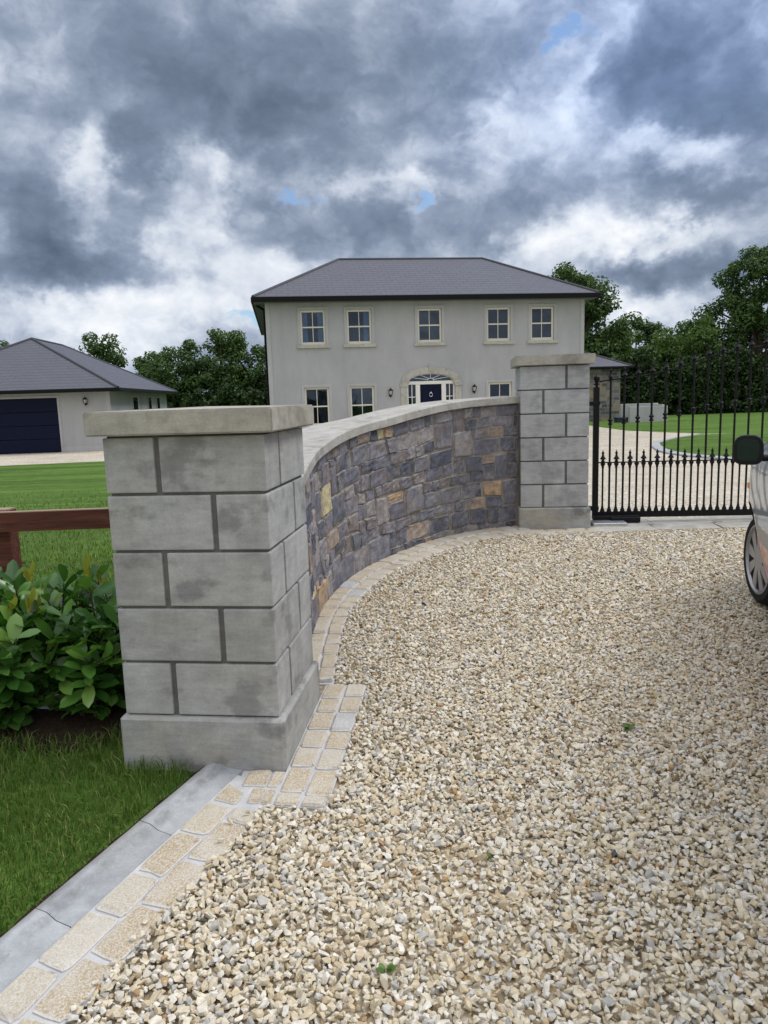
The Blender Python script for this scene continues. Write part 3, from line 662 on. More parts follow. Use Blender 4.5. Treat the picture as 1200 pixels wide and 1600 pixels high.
# grout bed under the setts
V = []; F = []
NB = [0.016]
def bed(fn, s0, s1, n):
    b0 = len(V); NB[0] -= 0.0013; zt_ = NB[0]
    for s in np.linspace(s0, s1, n):
        for e in (0, 1): p = fn(s, e); V.append((p[0], p[1], float(gz(*p))+zt_))
        for e in (0, 1): p = fn(s, e); V.append((p[0], p[1], float(gz(*p))-0.04))
    for i in range(n-1):
        q = b0+4*i; F.extend([(q, q+1, q+5, q+4), (q+1, q+3, q+7, q+5), (q, q+4, q+6, q+2)])
    q = b0; F.append((q, q+2, q+3, q+1)); q = b0+4*(n-1); F.append((q, q+1, q+3, q+2))
bed(lambda s, e: K0+KT*s+KN*(0.001+0.230*e), 0.02, 3.1, 20)
bed(lambda s, e: pier_local(0.022+0.211*e, s), -0.262, 0.80, 8)
bed(lambda s, e: pier_local(s, -0.262+0.236*e), -0.15, 0.021, 4)
bed(lambda s, e: (lambda q: q[0]+q[1]*(0.002+(float(arc_w(s))-0.004)*e))(wall_at(s)), 0.12, WLEN, 50)
bed(lambda s, e: np.array([s, 6.775+0.2*e]), 1.25, 2.0, 4)
tag(big_mesh('mortar_bed', V, [np.array(F)], M['grout']), 'pale mortar bed between the granite setts', 'mortar', kind='structure')
# gate sill
B = Blocks(); rr = random.Random(4)
x = 1.98
while x < 6.0:
    for y0, y1 in ((6.80, 7.05), (7.05, 7.34)):
        dx = 0.05*(y0 > 7); sett(B, [(x+dx, y0), (x+0.6+dx, y0), (x+0.6+dx, y1), (x+dx, y1)], rr, 0.004)
    x += 0.6
tag(big_mesh('gate_threshold', B.V, [np.array(B.F)], M['granite']), 'row of pale granite paving slabs under the iron gate', 'paving', kind='structure')

# ------------------------------------------------------------------ piers
def pier(label, corner, yaw, z0, width, courses, plinth_h, first):
    root = empty('stone_pier', label, 'gate pier', (corner[0], corner[1], z0), yaw, None)
    w_ = width; P = MB(); P.box(-w_-0.022, 0.022, -0.022, w_+0.022, -0.12, plinth_h, 0.012); P.build('plinth', M['plinth'], root)
    core = MB(); core.box(-w_+0.013, -0.013, 0.013, w_-0.013, plinth_h-0.02, plinth_h+courses*0.225+0.005); core.build('mortar_core', M['joint'], root)
    S = MB(); g = 0.011; a = 1/3
    for k in range(courses):
        z = plinth_h+k*0.225; za, zb = z+0.006, z+0.225-0.006
        big_left = (k % 2 == 0) if first else (k % 2 == 1)
        rects = [(0, 2*a, 0, a), (2*a, 1, 0, 2*a), (a, 1, 2*a, 1), (0, a, a, 1)]
        if not big_left: rects = [(1-q[1], 1-q[0], q[2], q[3]) for q in rects]
        if not big_left: rects = [(0, a, 0, 2*a), (a, 1, 0, a), (2*a, 1, a, 1), (0, 2*a, 2*a, 1)]
        for x0, x1, y0, y1 in rects:
            S.box(-w_+x0*w_+(g if x0 > 0 else 0), -w_+x1*w_-(g if x1 < 1 else 0), y0*w_+(g if y0 > 0 else 0), y1*w_-(g if y1 < 1 else 0), za, zb, 0.005, seg=2)
    S.build('block_shaft', M['pier' if courses == 5 else 'pier_far'], root)
    zc = plinth_h+courses*0.225+0.003
    c = MB(); t = bmesh.new(); ov = 0.047
    lo = [(-w_-ov, -ov), (ov, -ov), (ov, w_+ov), (-w_-ov, w_+ov)]; h = 0.092
    a_ = [t.verts.new((x, y, zc)) for x, y in lo]; b_ = [t.verts.new((x, y, zc+h)) for x, y in lo]; ap = t.verts.new((-w_/2, w_/2, zc+h+0.008))
    t.faces.new(a_[::-1])
    for i in range(4): t.faces.new((a_[i], a_[(i+1) % 4], b_[(i+1) % 4], b_[i])); t.faces.new((b_[i], b_[(i+1) % 4], ap))
    bmesh.ops.recalc_face_normals(t, faces=t.faces)
    bmesh.ops.bevel(t, geom=[e for e in t.edges if ap not in e.verts], offset=0.006, segments=2, affect='EDGES'); c.add(t)
    c.build('cap', M['cap'], root)
    return root
pier('low grey concrete block pier with flat cap at the near end of the curved wall', PC, PY, -0.014, 0.637, 5, 0.2195, False)
pier('taller grey concrete block pier beside the black iron gate', (1.9622, 6.9916), -0.105, 0.156, 0.638, 6, 0.2, False)

# ------------------------------------------------------------------ curved wall
wroot = empty('curved_wall', 'curved rubble stone wall with pale coping running between the two piers', 'wall', (-0.46, 3.44, 0))
off = Vector((-0.46, 3.44, 0)); TH = 0.34
sj = np.linspace(0.0, WLEN, 90); wp, wn, wz = wall_at(sj); V = []; F = []
for p, n_, z in zip(wp, wn, wz):
    zb = float(gz(*p))-0.12; q = p-n_*TH
    V += [(p[0], p[1], zb), (p[0], p[1], z+0.002), (q[0], q[1], z+0.002), (q[0], q[1], zb)]
for i in range(len(sj)-1):
    for k in range(4): F.append((4*i+k, 4*i+(k+1) % 4, 4*i+4+(k+1) % 4, 4*i+4+k))
F2 = [(3, 2, 1, 0), tuple(4*(len(sj)-1)+k for k in range(4))]
o = big_mesh('mortar', np.array(V)-np.array(off), [np.array(F), np.array(F2)], M['mortar'], wroot)
rr = random.Random(77); B = Blocks(); cell = 0.049; HM = 1.205
nu, nv = int(WLEN/cell), int(HM/cell); occ = np.zeros((nu, nv), bool); jit = {}
def jt(i, j):
    if (i, j) not in jit: jit[(i, j)] = (rr.uniform(-1, 1)*0.017, rr.uniform(-1, 1)*0.015)
    a, b = jit[(i, j)]; return (i*cell+a, (j*cell+b)*(0 < j < nv) + (j*cell)*(j in (0, nv)))
def on_wall(u, v):
    p, n_, z = wall_at(min(max(u, 0.0), WLEN)); zb = float(gz(*p))-0.02
    return np.array([p[0], p[1], zb+(float(z)-zb)*v/(nv*cell)]), n_
for i in range(nu):
    j = 0
    while j < nv:
        if occ[i, j]: j += 1; continue
        fh = 0
        while j+fh < nv and not occ[i, j+fh] and fh < 5: fh += 1
        h = min(fh, rr.choice([2, 3, 3, 4, 4, 5])); h = fh if fh-h == 1 else h
        ww = rr.choice([3, 3, 4, 5, 5, 6, 7]) if h > 2 else rr.choice([2, 3, 3, 4, 5])
        k = 1
        while k < ww and i+k < nu and not occ[i+k, j:j+h].any(): k += 1
        occ[i:i+k, j:j+h] = True
        c = [np.array(jt(i, j)), np.array(jt(i+k, j)), np.array(jt(i+k, j+h)), np.array(jt(i, j+h))]; m = sum(c)/4
        c = [p+(m-p)/np.linalg.norm(m-p)*0.0075 for p in c]; f = bil(c)
        B.add(lambda a, b: on_wall(*f(a, b))[0], lambda a, b: (lambda q: (q[0], q[1], 0))(on_wall(*f(a, b))[1]), rr.uniform(0.008, 0.024), 0.003, 0.01, rr, 0.0055, 7, 0.034)
        j += h
o = add_rim(big_mesh('stone_facing', np.array(B.V)-np.array(off), [np.array(B.F)], M['stone'], wroot), B)
# coping
prof = [(0.048, 0.0), (0.052, 0.004), (0.052, 0.062), (0.046, 0.068), (-TH-0.04, 0.072), (-TH-0.046, 0.066), (-TH-0.046, 0.0)]
V = []; F = []; m = len(prof); seg = 0.92; s = 0.0
while s < WLEN-0.02:
    e = min(s+seg, WLEN); n = 16; b0 = len(V)
    for q in np.linspace(s+0.0015, e-0.0015, n):
        p, n_, z = wall_at(q)
        for o_, h in prof: V.append((p[0]+n_[0]*o_, p[1]+n_[1]*o_, float(z)+0.003+h))
    for i in range(n-1):
        for k in range(m): F.append((b0+m*i+k, b0+m*i+(k+1) % m, b0+m*(i+1)+(k+1) % m, b0+m*(i+1)+k))
    for i, st in ((0, 1), (n-1, -1)):
        for k in range(1, m-1, 1): F.append((b0+m*i, b0+m*i+k, b0+m*i+k+1, b0+m*i+k+1))
    s = e
F = np.array(F); quad = F[F[:, 2] != F[:, 3]]; tri = F[F[:, 2] == F[:, 3]][:, :3]
big_mesh('coping', np.array(V)-np.array(off), [quad, tri], M['coping'], wroot)

# ------------------------------------------------------------------ iron gate
GO = (2.108, 7.262, 0.16)
gate = empty('iron_gate', 'black wrought iron driveway gate with spear finials and sweeping top rail', 'gate', GO, R(-5.0))
zk = [1.535, 1.55, 1.557, 1.57, 1.585, 1.602, 1.63, 1.662, 1.702, 1.745, 1.775, 1.797, 1.816, 1.833, 1.846, 1.853, 1.857]
xk = [-0.0, 0.05] + [0.134+0.1305*k for k in range(15)]
def ztop(x): return float(np.interp(x, xk, zk))-0.16
XE = 0.134+0.1305*14+0.10
b = MB(); b.box(-0.029, 0.024, -0.026, 0.026, 0.03, 1.33, 0.003); b.lathe([(0.014, 1.33), (0.014, 1.35), (0.030, 1.355), (0.030, 1.365), (0.014, 1.372), (0.020, 1.385), (0.030, 1.405), (0.026, 1.43), (0.008, 1.445), (0.003, 1.46)], 12)
b.build('hinge_stile', M['iron'], gate, 35)
for zh in (0.12, 1.155):
    b = MB(); b.box(-0.16, 0.03, -0.032, 0.032, zh, zh+0.04, 0.003); b.build('hinge', M['iron'], gate)
b = MB(); b.box(XE-0.022, XE+0.022, -0.022, 0.022, 0.045, ztop(XE), 0.003); b.build('meeting_stile', M['iron'], gate)
b = MB(); b.box(0.024, XE-0.022, -0.018, 0.018, 0.045, 0.103, 0.003); b.build('bottom_rail', M['iron'], gate)
b = MB(); b.box(0.024, XE-0.022, -0.014, 0.014, 0.589, 0.600, 0.002); b.build('middle_rail', M['iron'], gate)
b = MB(); b.tube([(0.024+i*(XE-0.04)/40, 0, ztop(0.024+i*(XE-0.04)/40)) for i in range(41)], 0.0085, 6); b.build('top_rail', M['iron'], gate)
SPEAR = [(r_*1.12, z_) for r_, z_ in [(0.010, 0), (0.017, 0.004), (0.017, 0.012), (0.010, 0.016), (0.012, 0.022), (0.027, 0.030), (0.024, 0.036), (0.012, 0.055), (0.008, 0.075), (0.012, 0.084), (0.012, 0.092), (0.006, 0.100), (0.002, 0.118)]]
COLLAR = [(0.011, -0.042), (0.021, -0.036), (0.023, -0.024), (0.0125, -0.016), (0.0125, -0.008), (0.024, 0.0), (0.024, 0.014), (0.014, 0.021), (0.0115, 0.034)]
FOOT = [(0.0095, 0.06), (0.013, 0.045), (0.013, 0.038), (0.021, 0.020), (0.024, 0.0)]
CUP = [(0.009, -0.055), (0.013, -0.045), (0.012, -0.035), (0.024, -0.012), (0.020, 0.0)]
for k in range(15):
    x = 0.134+0.1305*k; zt = ztop(x); zc = 1.0+0.62*(zt-1.397)
    b = MB(); b.lathe([(0.0104, 0.10), (0.0104, zt)], 8, T(x, 0, 0)); b.lathe(FOOT, 8, T(x, 0, 0.103)); b.lathe(CUP, 8, T(x, 0, 0.589))
    br_ = b.build('bar', M['iron'], gate, 40)
    b = MB(); b.lathe(SPEAR, 10, T(x, 0, zt)); b.build('spearhead', M['iron'], br_, 40)
    b = MB(); b.lathe(COLLAR, 10, T(x, 0, zc)); b.build('collar', M['iron'], br_, 40)
    xd = x-0.065
    b = MB(); b.lathe([(0.0092, 0.10), (0.0092, 0.60)], 8, T(xd, 0, 0)); b.lathe(FOOT, 8, T(xd, 0, 0.103)); b.lathe(CUP, 8, T(xd, 0, 0.589))
    d_ = b.build('dog_bar', M['iron'], gate, 40)
    b = MB(); b.lathe(SPEAR, 10, T(xd, 0, 0.60)); b.build('spearhead', M['iron'], d_, 40)
op = empty('gate_motor', 'flat steel and black gate motor box at the foot of the gate', 'gate motor', (2.05, 7.15, float(gz(2.05, 7.15))+0.03), R(-5))
b = MB(); b.box(-0.02, 0.30, -0.16, 0.03, -0.02, 0.022, 0.004); b.build('steel_lid', M['steel'], op)
b = MB(); b.box(0.02, 0.46, 0.032, 0.11, -0.02, 0.06, 0.005); b.box(0.18, 0.46, -0.01, 0.031, 0.0, 0.05, 0.004); b.build('drive_arm', M['iron'], op)

# ------------------------------------------------------------------ post and rail fence
M['wire'] = plain('galvanised_wire', (0.16, 0.17, 0.16), 0.6, 0.2)
fence = empty('timber_fence', 'dark reddish brown timber post and rail fence with wire below, left of the near pier', 'fence', (-1.885, 3.55, 0))
r = random.Random(9)
for k in range(4):
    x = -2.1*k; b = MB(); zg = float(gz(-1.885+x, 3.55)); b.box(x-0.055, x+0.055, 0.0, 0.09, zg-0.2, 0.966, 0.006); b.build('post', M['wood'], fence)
b = MB(); t = bmesh.new(); n = 24
for i in range(n+1):
    x = -6.4+7.27*i/n; dz = 0.004*math.sin(x*2.3)-0.004*(x+1)*0.2
    for y, z in ((-0.038, 0.862), (-0.038, 0.955), (-0.034, 0.959), (-0.001, 0.959), (-0.001, 0.862)): t.verts.new((x, y, z+dz))
t.verts.ensure_lookup_table()
for i in range(n):
    for k in range(5): t.faces.new([t.verts[q] for q in (5*i+k, 5*i+(k+1) % 5, 5*i+5+(k+1) % 5, 5*i+5+k)])
t.faces.new([t.verts[k] for k in range(5)][::-1]); t.faces.new([t.verts[5*n+k] for k in range(5)]); bmesh.ops.recalc_face_normals(t, faces=t.faces); b.add(t)
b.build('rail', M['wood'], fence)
b = MB()
for z in (0.80, 0.66, 0.52, 0.38, 0.24, 0.12): b.tube([(-6.4+0.45*i, 0.095, z+0.004*math.sin(i)) for i in range(17)], 0.0010, 4)
for i in range(46): b.tube([(-6.3+i*0.152, 0.096, 0.06), (-6.3+i*0.152, 0.096, 0.86)], 0.0008, 4)
b.build('wire_netting', M['wire'], fence)

# ------------------------------------------------------------------ leaves and grass
def leaf_cloud(Pt, fwd, up, length, width, curve=0.18, fold=0.25):
    """template leaf: base, 3 stations of 3, tip = 11 verts"""
    st = [(0.25, 0.62), (0.58, 1.0), (0.86, 0.72)]; tv = [(0, 0, 0)]
    for u, w_ in st:
        for s in (-1, 0, 1): tv.append((u, s*w_*0.5, 1.0 if s else 0.0))
    tv.append((1, 0, 0)); tv = np.array(tv)
    f = fwd/np.linalg.norm(fwd, axis=1)[:, None]; side = np.cross(f, up); side /= np.linalg.norm(side, axis=1)[:, None]+1e-9; u_ = np.cross(side, f)
    n = len(Pt); L = length[:, None, None]; Wd = width[:, None, None]
    V = Pt[:, None]+f[:, None]*(tv[None, :, 0:1]*L)+side[:, None]*(tv[None, :, 1:2]*Wd)+u_[:, None]*(tv[None, :, 2:3]*Wd*fold*0.5-curve*L*tv[None, :, 0:1]**2)
    q = []; tr = []
    for a in (1, 4): q += [(a, a+3, a+4, a+1), (a+1, a+4, a+5, a+2)]
    tr = [(0, 1, 2), (0, 2, 3), (7, 10, 8), (8, 10, 9)]
    base = (np.arange(n)*11)[:, None, None]
    return V.reshape(-1, 3), (np.array(q)[None]+base).reshape(-1, 4), (np.array(tr)[None]+base).reshape(-1, 3)
def shrub(x, y, h, spread, nst, seed, label, group):
    r = np.random.default_rng(seed); root = empty('laurel_shrub', label, 'shrub', (x, y, float(gz(x, y))), 0, group); Pt = []; Fw = []; Up = []; Ln = []; Tp = []; Tf = []; Tu = []; Tl = []; st = MB()
    for k in range(nst):
        a = r.uniform(0, 2*np.pi); rad = spread*r.uniform(0.1, 1.0)**0.7; hh = h*r.uniform(0.55, 1.0)*(1-0.35*(rad/spread)**2)
        b0 = np.array([0.1*math.cos(a), 0.1*math.sin(a), 0]); top = np.array([rad*math.cos(a), rad*math.sin(a)*0.8, hh]); mid = (b0+top)/2+np.array([0, 0, 0.08])+r.normal(0, 0.03, 3)
        st.tube([b0, mid, top], [0.006, 0.005, 0.003], 5)
        n = r.integers(19, 27)
        for i in range(n):
            t = 0.10+0.90*i/(n-1); p = (1-t)**2*b0+2*t*(1-t)*mid+t*t*top; dr = 2*(1-t)*(mid-b0)+2*t*(top-mid); dr /= np.linalg.norm(dr)
            ang = i*2.4+r.uniform(-0.4, 0.4); u = np.cross(dr, [0, 0, 1.0]); u /= np.linalg.norm(u)+1e-6; v = np.cross(dr, u); rd = u*math.cos(ang)+v*math.sin(ang)
            ins = r.uniform(0.25, 0.75)+0.75*max(0, t-0.6)/0.4; f = rd*r.uniform(0.75, 1.0)+dr*ins+np.array([0, 0, r.uniform(-0.35, 0.25)])
            Pt.append(p); Fw.append(f); Up.append(dr*1.0+np.array([0, -0.25, 0.5])-rd*0.2+r.normal(0, 0.35, 3)); Ln.append(r.uniform(0.085, 0.15)*(0.9 if t > 0.95 else 1.0))
        if r.random() < 0.22 and hh > 0.6*h:
            for i in range(5):
                ang = i*1.9; Tp.append(top+dr*0.02*i); Tf.append(dr*1.6+np.array([math.cos(ang), math.sin(ang), 0])*0.6); Tu.append(np.array([0.3*math.cos(ang), 0.3*math.sin(ang), -0.2])+dr*0.3+r.normal(0, 0.1, 3)); Tl.append(r.uniform(0.05, 0.085))
    Pt, Fw, Up, Ln = map(np.array, (Pt, Fw, Up, Ln)); V, q, t_ = leaf_cloud(Pt, Fw, Up, Ln, Ln*r.uniform(0.38, 0.50, len(Ln)))
    st.build('stems', M['bark'], root); big_mesh('foliage', V, [q, t_], M['laurel'], root, smooth=True)
    for q0 in range(0, len(Tp), 5):
        a_, b_, c_, d_ = (np.array(z_[q0:q0+5]) for z_ in (Tp, Tf, Tu, Tl)); V, q, t_ = leaf_cloud(a_, b_, c_, d_, d_*0.36)
        tag(big_mesh('young_shoot', V, [q, t_], M['laurel_tip'], root, smooth=True), 'yellow green young shoot')
lg = 'laurel shrubs along the fence'
shrub(-1.37, 3.33, 0.74, 0.30, 36, 1, 'glossy green laurel shrub touching the near pier', lg)
shrub(-1.80, 3.25, 0.73, 0.34, 42, 2, 'bushy laurel shrub with yellow shoots in front of the fence post', lg)
shrub(-2.30, 3.30, 0.74, 0.32, 30, 3, 'laurel shrub at the outer end of the row, left of the bushy one', lg)
# soil bed
V = []; F = []; xs = np.linspace(-5, -1.02, 30); r = np.random.default_rng(3); nr = 6
for x in xs:
    y0 = 3.02+0.07*math.sin(x*5)+0.05*math.sin(x*11+1); y1 = 3.95+0.06*math.sin(x*4)
    for j in range(nr):
        y = y0+(y1-y0)*j/(nr-1); V.append((x, y, float(gz(x, y))+0.006+0.035*math.sin(math.pi*j/(nr-1))+r.uniform(0, 0.012)*(0 < j < nr-1)))
for i in range(len(xs)-1):
    for j in range(nr-1): F.append((i*nr+j, (i+1)*nr+j, (i+1)*nr+j+1, i*nr+j+1))
tag(big_mesh('soil', V, [np.array(F)], M['soil'], smooth=True), 'strip of dark soil under the laurels', 'soil', kind='structure')
def blades(name, x, y, h, wdt, r, mat, zoff=0.0, lean=0.35):
    n = len(x); a = r.uniform(0, 2*np.pi, n); l = r.uniform(0.05, 1, n)*lean*h; la = r.uniform(0, 2*np.pi, n); c, s = np.cos(a)*wdt/2, np.sin(a)*wdt/2
    z = gz(x, y)+zoff; lx, ly = np.cos(la)*l, np.sin(la)*l
    V = np.stack([np.stack([x-c, y-s, z], -1), np.stack([x+c, y+s, z], -1), np.stack([x-c*0.8+lx*0.35, y-s*0.8+ly*0.35, z+h*0.6], -1), np.stack([x+c*0.8+lx*0.35, y+s*0.8+ly*0.35, z+h*0.6], -1), np.stack([x+lx*1.2, y+ly*1.2, z+h*(1-0.3*l/h)], -1)], 1).reshape(-1, 3)
    b = (np.arange(n)*5)[:, None]; o = big_mesh(name, V, [np.array([[0, 1, 3, 2]])+b, np.array([[2, 3, 4]])+b], mat); return o
r = np.random.default_rng(17); n = 62000
x = r.uniform(-3.4, -0.5, n); y = r.uniform(0.9, 3.35, n)
o_ = (np.stack([x, y], -1)-K0)@KN; lim = -0.128-0.012*np.sin(y*17)-0.01*np.sin(y*41+2)
edge = 3.02+0.07*np.sin(x*5)+0.05*np.sin(x*11+1)
rp = np.stack([x, y], -1)-PC; ly = rp@PN; lx = rp@PX
k = (o_ < lim) & (y < edge+r.normal(0.03, 0.07, n)) & ~((ly > -0.026) & (lx > -0.67)) & ~((lx > -0.36) & (ly > -0.07-0.05*(lx+0.4)))
x, y, edge, o_, lx, ly = x[k], y[k], edge[k], o_[k], lx[k], ly[k]
long_ = (0.6*np.exp(-((edge-y)/0.14)**2)+0.5*np.exp(-((ly+0.05)/0.07)**2)*(lx > -0.75)*(lx < -0.35))
h = r.uniform(0.025, 0.058, len(x))*(1+long_)*np.where(o_ > lim[k]-0.07, 0.65, 1)
h = np.where(r.random(len(x)) < 0.05, h*1.5, h)
tag(blades('grass', x, y, h, r.uniform(0.0025, 0.0048, len(x)), r, M['blade'], 0.0, 0.8), 'short green grass on the verge in front of the near pier', 'grass', kind='stuff')
n = 70000; x = r.uniform(-7, -0.95, n); y = 3.72+r.exponential(2.4, n); x = -0.95-r.exponential(1.0, n)*(0.6+0.42*y); k = (r.random(n) < 0.95) & (y < 15) & (x > -14) & ~((y < 4.4) & (x > -1.0))
x, y = x[k], y[k]
tag(blades('grass', x, y, r.uniform(0.022, 0.05, len(x)), r.uniform(0.003, 0.006, len(x))*(0.8+0.09*y), r, M['blade'], 0, 0.7), 'mown lawn grass beyond the timber fence', 'grass', kind='stuff')
def weed(x, y, n, sz, seed, label):
    r = np.random.default_rng(seed); a = r.uniform(0, 6.3, n); P = np.tile([x, y, float(gz(x, y))+0.02], (n, 1))+r.normal(0, sz*0.3, (n, 3))*[1, 1, 0.3]
    V, q, t = leaf_cloud(P, np.stack([np.cos(a), np.sin(a), np.full(n, 0.7)], -1), np.tile([0, 0, 1.0], (n, 1))+r.normal(0, 0.2, (n, 3)), np.full(n, sz), np.full(n, sz*0.6))
    tag(big_mesh('weed', V, [q, t], M['hedge_light'], smooth=True), label, 'weed', 'weeds in the gravel')
weed(-0.035, 1.72, 5, 0.030, 1, 'tiny two leaf weed low in the gravel near the viewer')
weed(1.02, 2.98, 9, 0.030, 2, 'small green weed tuft in the open gravel, biggest of the weeds')
weed(0.30, 2.16, 4, 0.018, 3, 'faint weed sprig between stones midway along the gravel')

# ------------------------------------------------------------------ buildings
def wall_cells(mb, W, H, openings, depth=0.12, y=0.0, zmin=0.0):
    """front wall in plane y with rectangular openings (x0,x1,z0,z1) and reveals"""
    xs = sorted({0.0, W, *[o[0] for o in openings], *[o[1] for o in openings]}); zs = sorted({zmin, H, *[o[2] for o in openings], *[o[3] for o in openings]})
    for x0, x1 in zip(xs, xs[1:]):
        for z0, z1 in zip(zs, zs[1:]):
            cx, cz = (x0+x1)/2, (z0+z1)/2
            if any(o[0] < cx < o[1] and o[2] < cz < o[3] for o in openings): continue
            mb.poly([(x0, y, z0), (x1, y, z0), (x1, y, z1), (x0, y, z1)])
    for x0, x1, z0, z1 in openings:
        for a, b_ in (((x0, z0), (x0, z1)), ((x0, z1), (x1, z1)), ((x1, z1), (x1, z0)), ((x1, z0), (x0, z0))):
            mb.poly([(a[0], y, a[1]), (b_[0], y, b_[1]), (b_[0], y+depth, b_[1]), (a[0], y+depth, a[1])])
def glass_mat():
    m = bpy.data.materials.new('clear_window_glass'); m.use_nodes = True; n = NT(m.node_tree); n.n.clear(); out = n.new('ShaderNodeOutputMaterial')
    tr = n.new('ShaderNodeBsdfTransparent'); tr.inputs[0].default_value = (0.45, 0.58, 0.75, 1); gl = n.new('ShaderNodeBsdfGlossy'); gl.inputs['Roughness'].default_value = 0.02
    gl.inputs['Color'].default_value = (0.62, 0.78, 1.0, 1)
    fr = n.new('ShaderNodeFresnel'); fr.inputs[0].default_value = 1.55; bp = n.bump(n.noise(1.1, 2, 0.5, n.coord('Object')), 0.15, 0.05); n.l.new(bp, gl.inputs['Normal'])
    mx = n.new('ShaderNodeMixShader'); n.l.new(n.math('MULTIPLY', fr.outputs[0], 1.5), mx.inputs[0]); n.l.new(tr.outputs[0], mx.inputs[1]); n.l.new(gl.outputs[0], mx.inputs[2]); n.l.new(mx.outputs[0], out.inputs[0])
    return m
M['clear'] = glass_mat()
def sash(parent, x0, x1, z0, z1, name='window', y=0.0, curtains='', sill=True, surround=0.10, cols=2):
    f = MB(); d = y+0.06; fw = 0.075
    f.box(x0, x0+fw, d, d+0.07, z0, z1, 0.004); f.box(x1-fw, x1, d, d+0.07, z0, z1, 0.004); f.box(x0+fw, x1-fw, d, d+0.07, z1-fw, z1, 0.004); f.box(x0+fw, x1-fw, d, d+0.07, z0, z0+fw+0.02, 0.004)
    zm = (z0+z1)/2+0.01; f.box(x0+fw, x1-fw, d+0.01, d+0.062, zm-0.025, zm+0.025, 0.003)
    for c in range(1, cols):
        xc = x0+(x1-x0)*c/cols; f.box(xc-0.012, xc+0.012, d+0.02, d+0.055, z0+fw+0.02, zm-0.025); f.box(xc-0.012, xc+0.012, d+0.02, d+0.055, zm+0.025, z1-fw)
    w_ = f.build(name, M['frame'], parent)
    p = MB(); p.poly([(x0+fw, d+0.042, z0+fw+0.02), (x1-fw, d+0.042, z0+fw+0.02), (x1-fw, d+0.042, z1-fw), (x0+fw, d+0.042, z1-fw)]); p.build('pane', M['clear'], w_)
    if surround:
        s = MB(); e = surround; s.box(x0-e, x0, y-0.025, y+0.03, z0, z1+e, 0.004); s.box(x1, x1+e, y-0.025, y+0.03, z0, z1+e, 0.004); s.box(x0, x1, y-0.025, y+0.03, z1, z1+e, 0.004); s.build('surround', M['render_light'], w_)
    if sill: s = MB(); s.box(x0-surround-0.05, x1+surround+0.05, y-0.07, y+0.058, z0-0.125, z0-0.002, 0.008); s.build('sill', M['granite'], w_)
    for side in curtains:
        c = MB(); n = 12; cw = 0.2
        xa = x0+fw if side == 'L' else x1-fw-cw
        pts = [(xa+cw*i/n, d+0.16+0.02*math.sin(i*2.1)) for i in range(n+1)]
        for q0, q1 in zip(pts, pts[1:]): c.poly([(q0[0], q0[1], z0), (q1[0], q1[1], z0), (q1[0], q1[1], z1), (q0[0], q0[1], z1)])
        c.build('curtain', M['curtain'], w_)
    return w_
def roof(parent, eave, ridge, z0, zr, fas=0.14, cap=0.06, gutter=True):
    """eave (x0,x1,y0,y1), ridge ((x,y),(x,y)) two ends"""
    x0, x1, y0, y1 = eave; a, b_ = [Vector((p[0], p[1], zr)) for p in ridge]; c = [Vector(p) for p in ((x0, y0, z0), (x1, y0, z0), (x1, y1, z0), (x0, y1, z0))]
    m = MB(); along_x = abs(a.x-b_.x) > abs(a.y-b_.y)
    if along_x: fs = [(c[0], c[1], b_, a), (c[2], c[3], a, b_), (c[1], c[2], b_), (c[3], c[0], a)]; hips = [(c[0], a), (c[3], a), (c[1], b_), (c[2], b_)]
    else: fs = [(c[1], c[2], b_, a), (c[3], c[0], a, b_), (c[0], c[1], a), (c[2], c[3], b_)]; hips = [(c[0], a), (c[1], a), (c[2], b_), (c[3], b_)]
    for f in fs: m.poly(f)
    m.poly([(x0, y0, z0-0.02), (x0, y1, z0-0.02), (x1, y1, z0-0.02), (x1, y0, z0-0.02)])
    rf = m.build('roof', M['slate'], parent)
    h = MB()
    for p, q in hips+[(a, b_)]: h.tube([p+Vector((0, 0, 0.0)), q+Vector((0, 0, 0.0))], cap, 8)
    h.build('ridge_tiles', M['fascia_tile'], rf)
    f = MB(); e = 0.025
    f.box(x0-0.06, x1+0.06, y0-0.075, y0-0.001, z0-fas, z0-0.012, 0.012); f.box(x0-0.06, x1+0.06, y1+0.001, y1+0.075, z0-fas, z0-0.012, 0.012)
    f.box(x0-0.075, x0-0.001, y0-0.0, y1+0.0, z0-fas, z0-0.012, 0.012); f.box(x1+0.001, x1+0.075, y0-0.0, y1+0.0, z0-fas, z0-0.012, 0.012)
    f.build('gutter', M['fascia'], rf)
    s = MB(); s.box(x0+0.001, x1-0.001, y0+0.001, y1-0.001, z0-fas+0.01, z0-fas+0.03); s.build('soffit', M['soffit'], rf)
    return rf
M['fascia_tile'] = plain('ridge_tile', (0.055, 0.055, 0.065), 0.55, 0.3)
def Z(z): return z+0.3
house = empty('house', 'two storey grey rendered house with hipped slate roof and arched blue front door', 'house', (-4.056, 27.45, -0.3), R(7.5))
W, D, H = 12.05, 12.3, Z(5.03)
ux = [1.68, 3.385, 6.03, 8.68, 10.40]; lx_ = [1.72, 3.405, 8.73, 10.42]
ops = [(x-0.46, x+0.46, Z(3.49), Z(4.73)) for x in ux]+[(x-0.46, x+0.46, Z(0.52), Z(1.945)) for x in lx_]+[(5.115, 6.955, Z(-0.12), Z(2.36))]
m = MB(); wall_cells(m, W, H, ops, 0.13)
for p in ([(0, 0, 0), (0, D, 0), (0, D, H), (0, 0, H)], [(W, 0, 0), (W, 0, H), (W, D, H), (W, D, 0)], [(0, D, 0), (W, D, 0), (W, D, H), (0, D, H)]): m.poly(p)
hw = m.build('wall', M['render'], house)
m = MB()
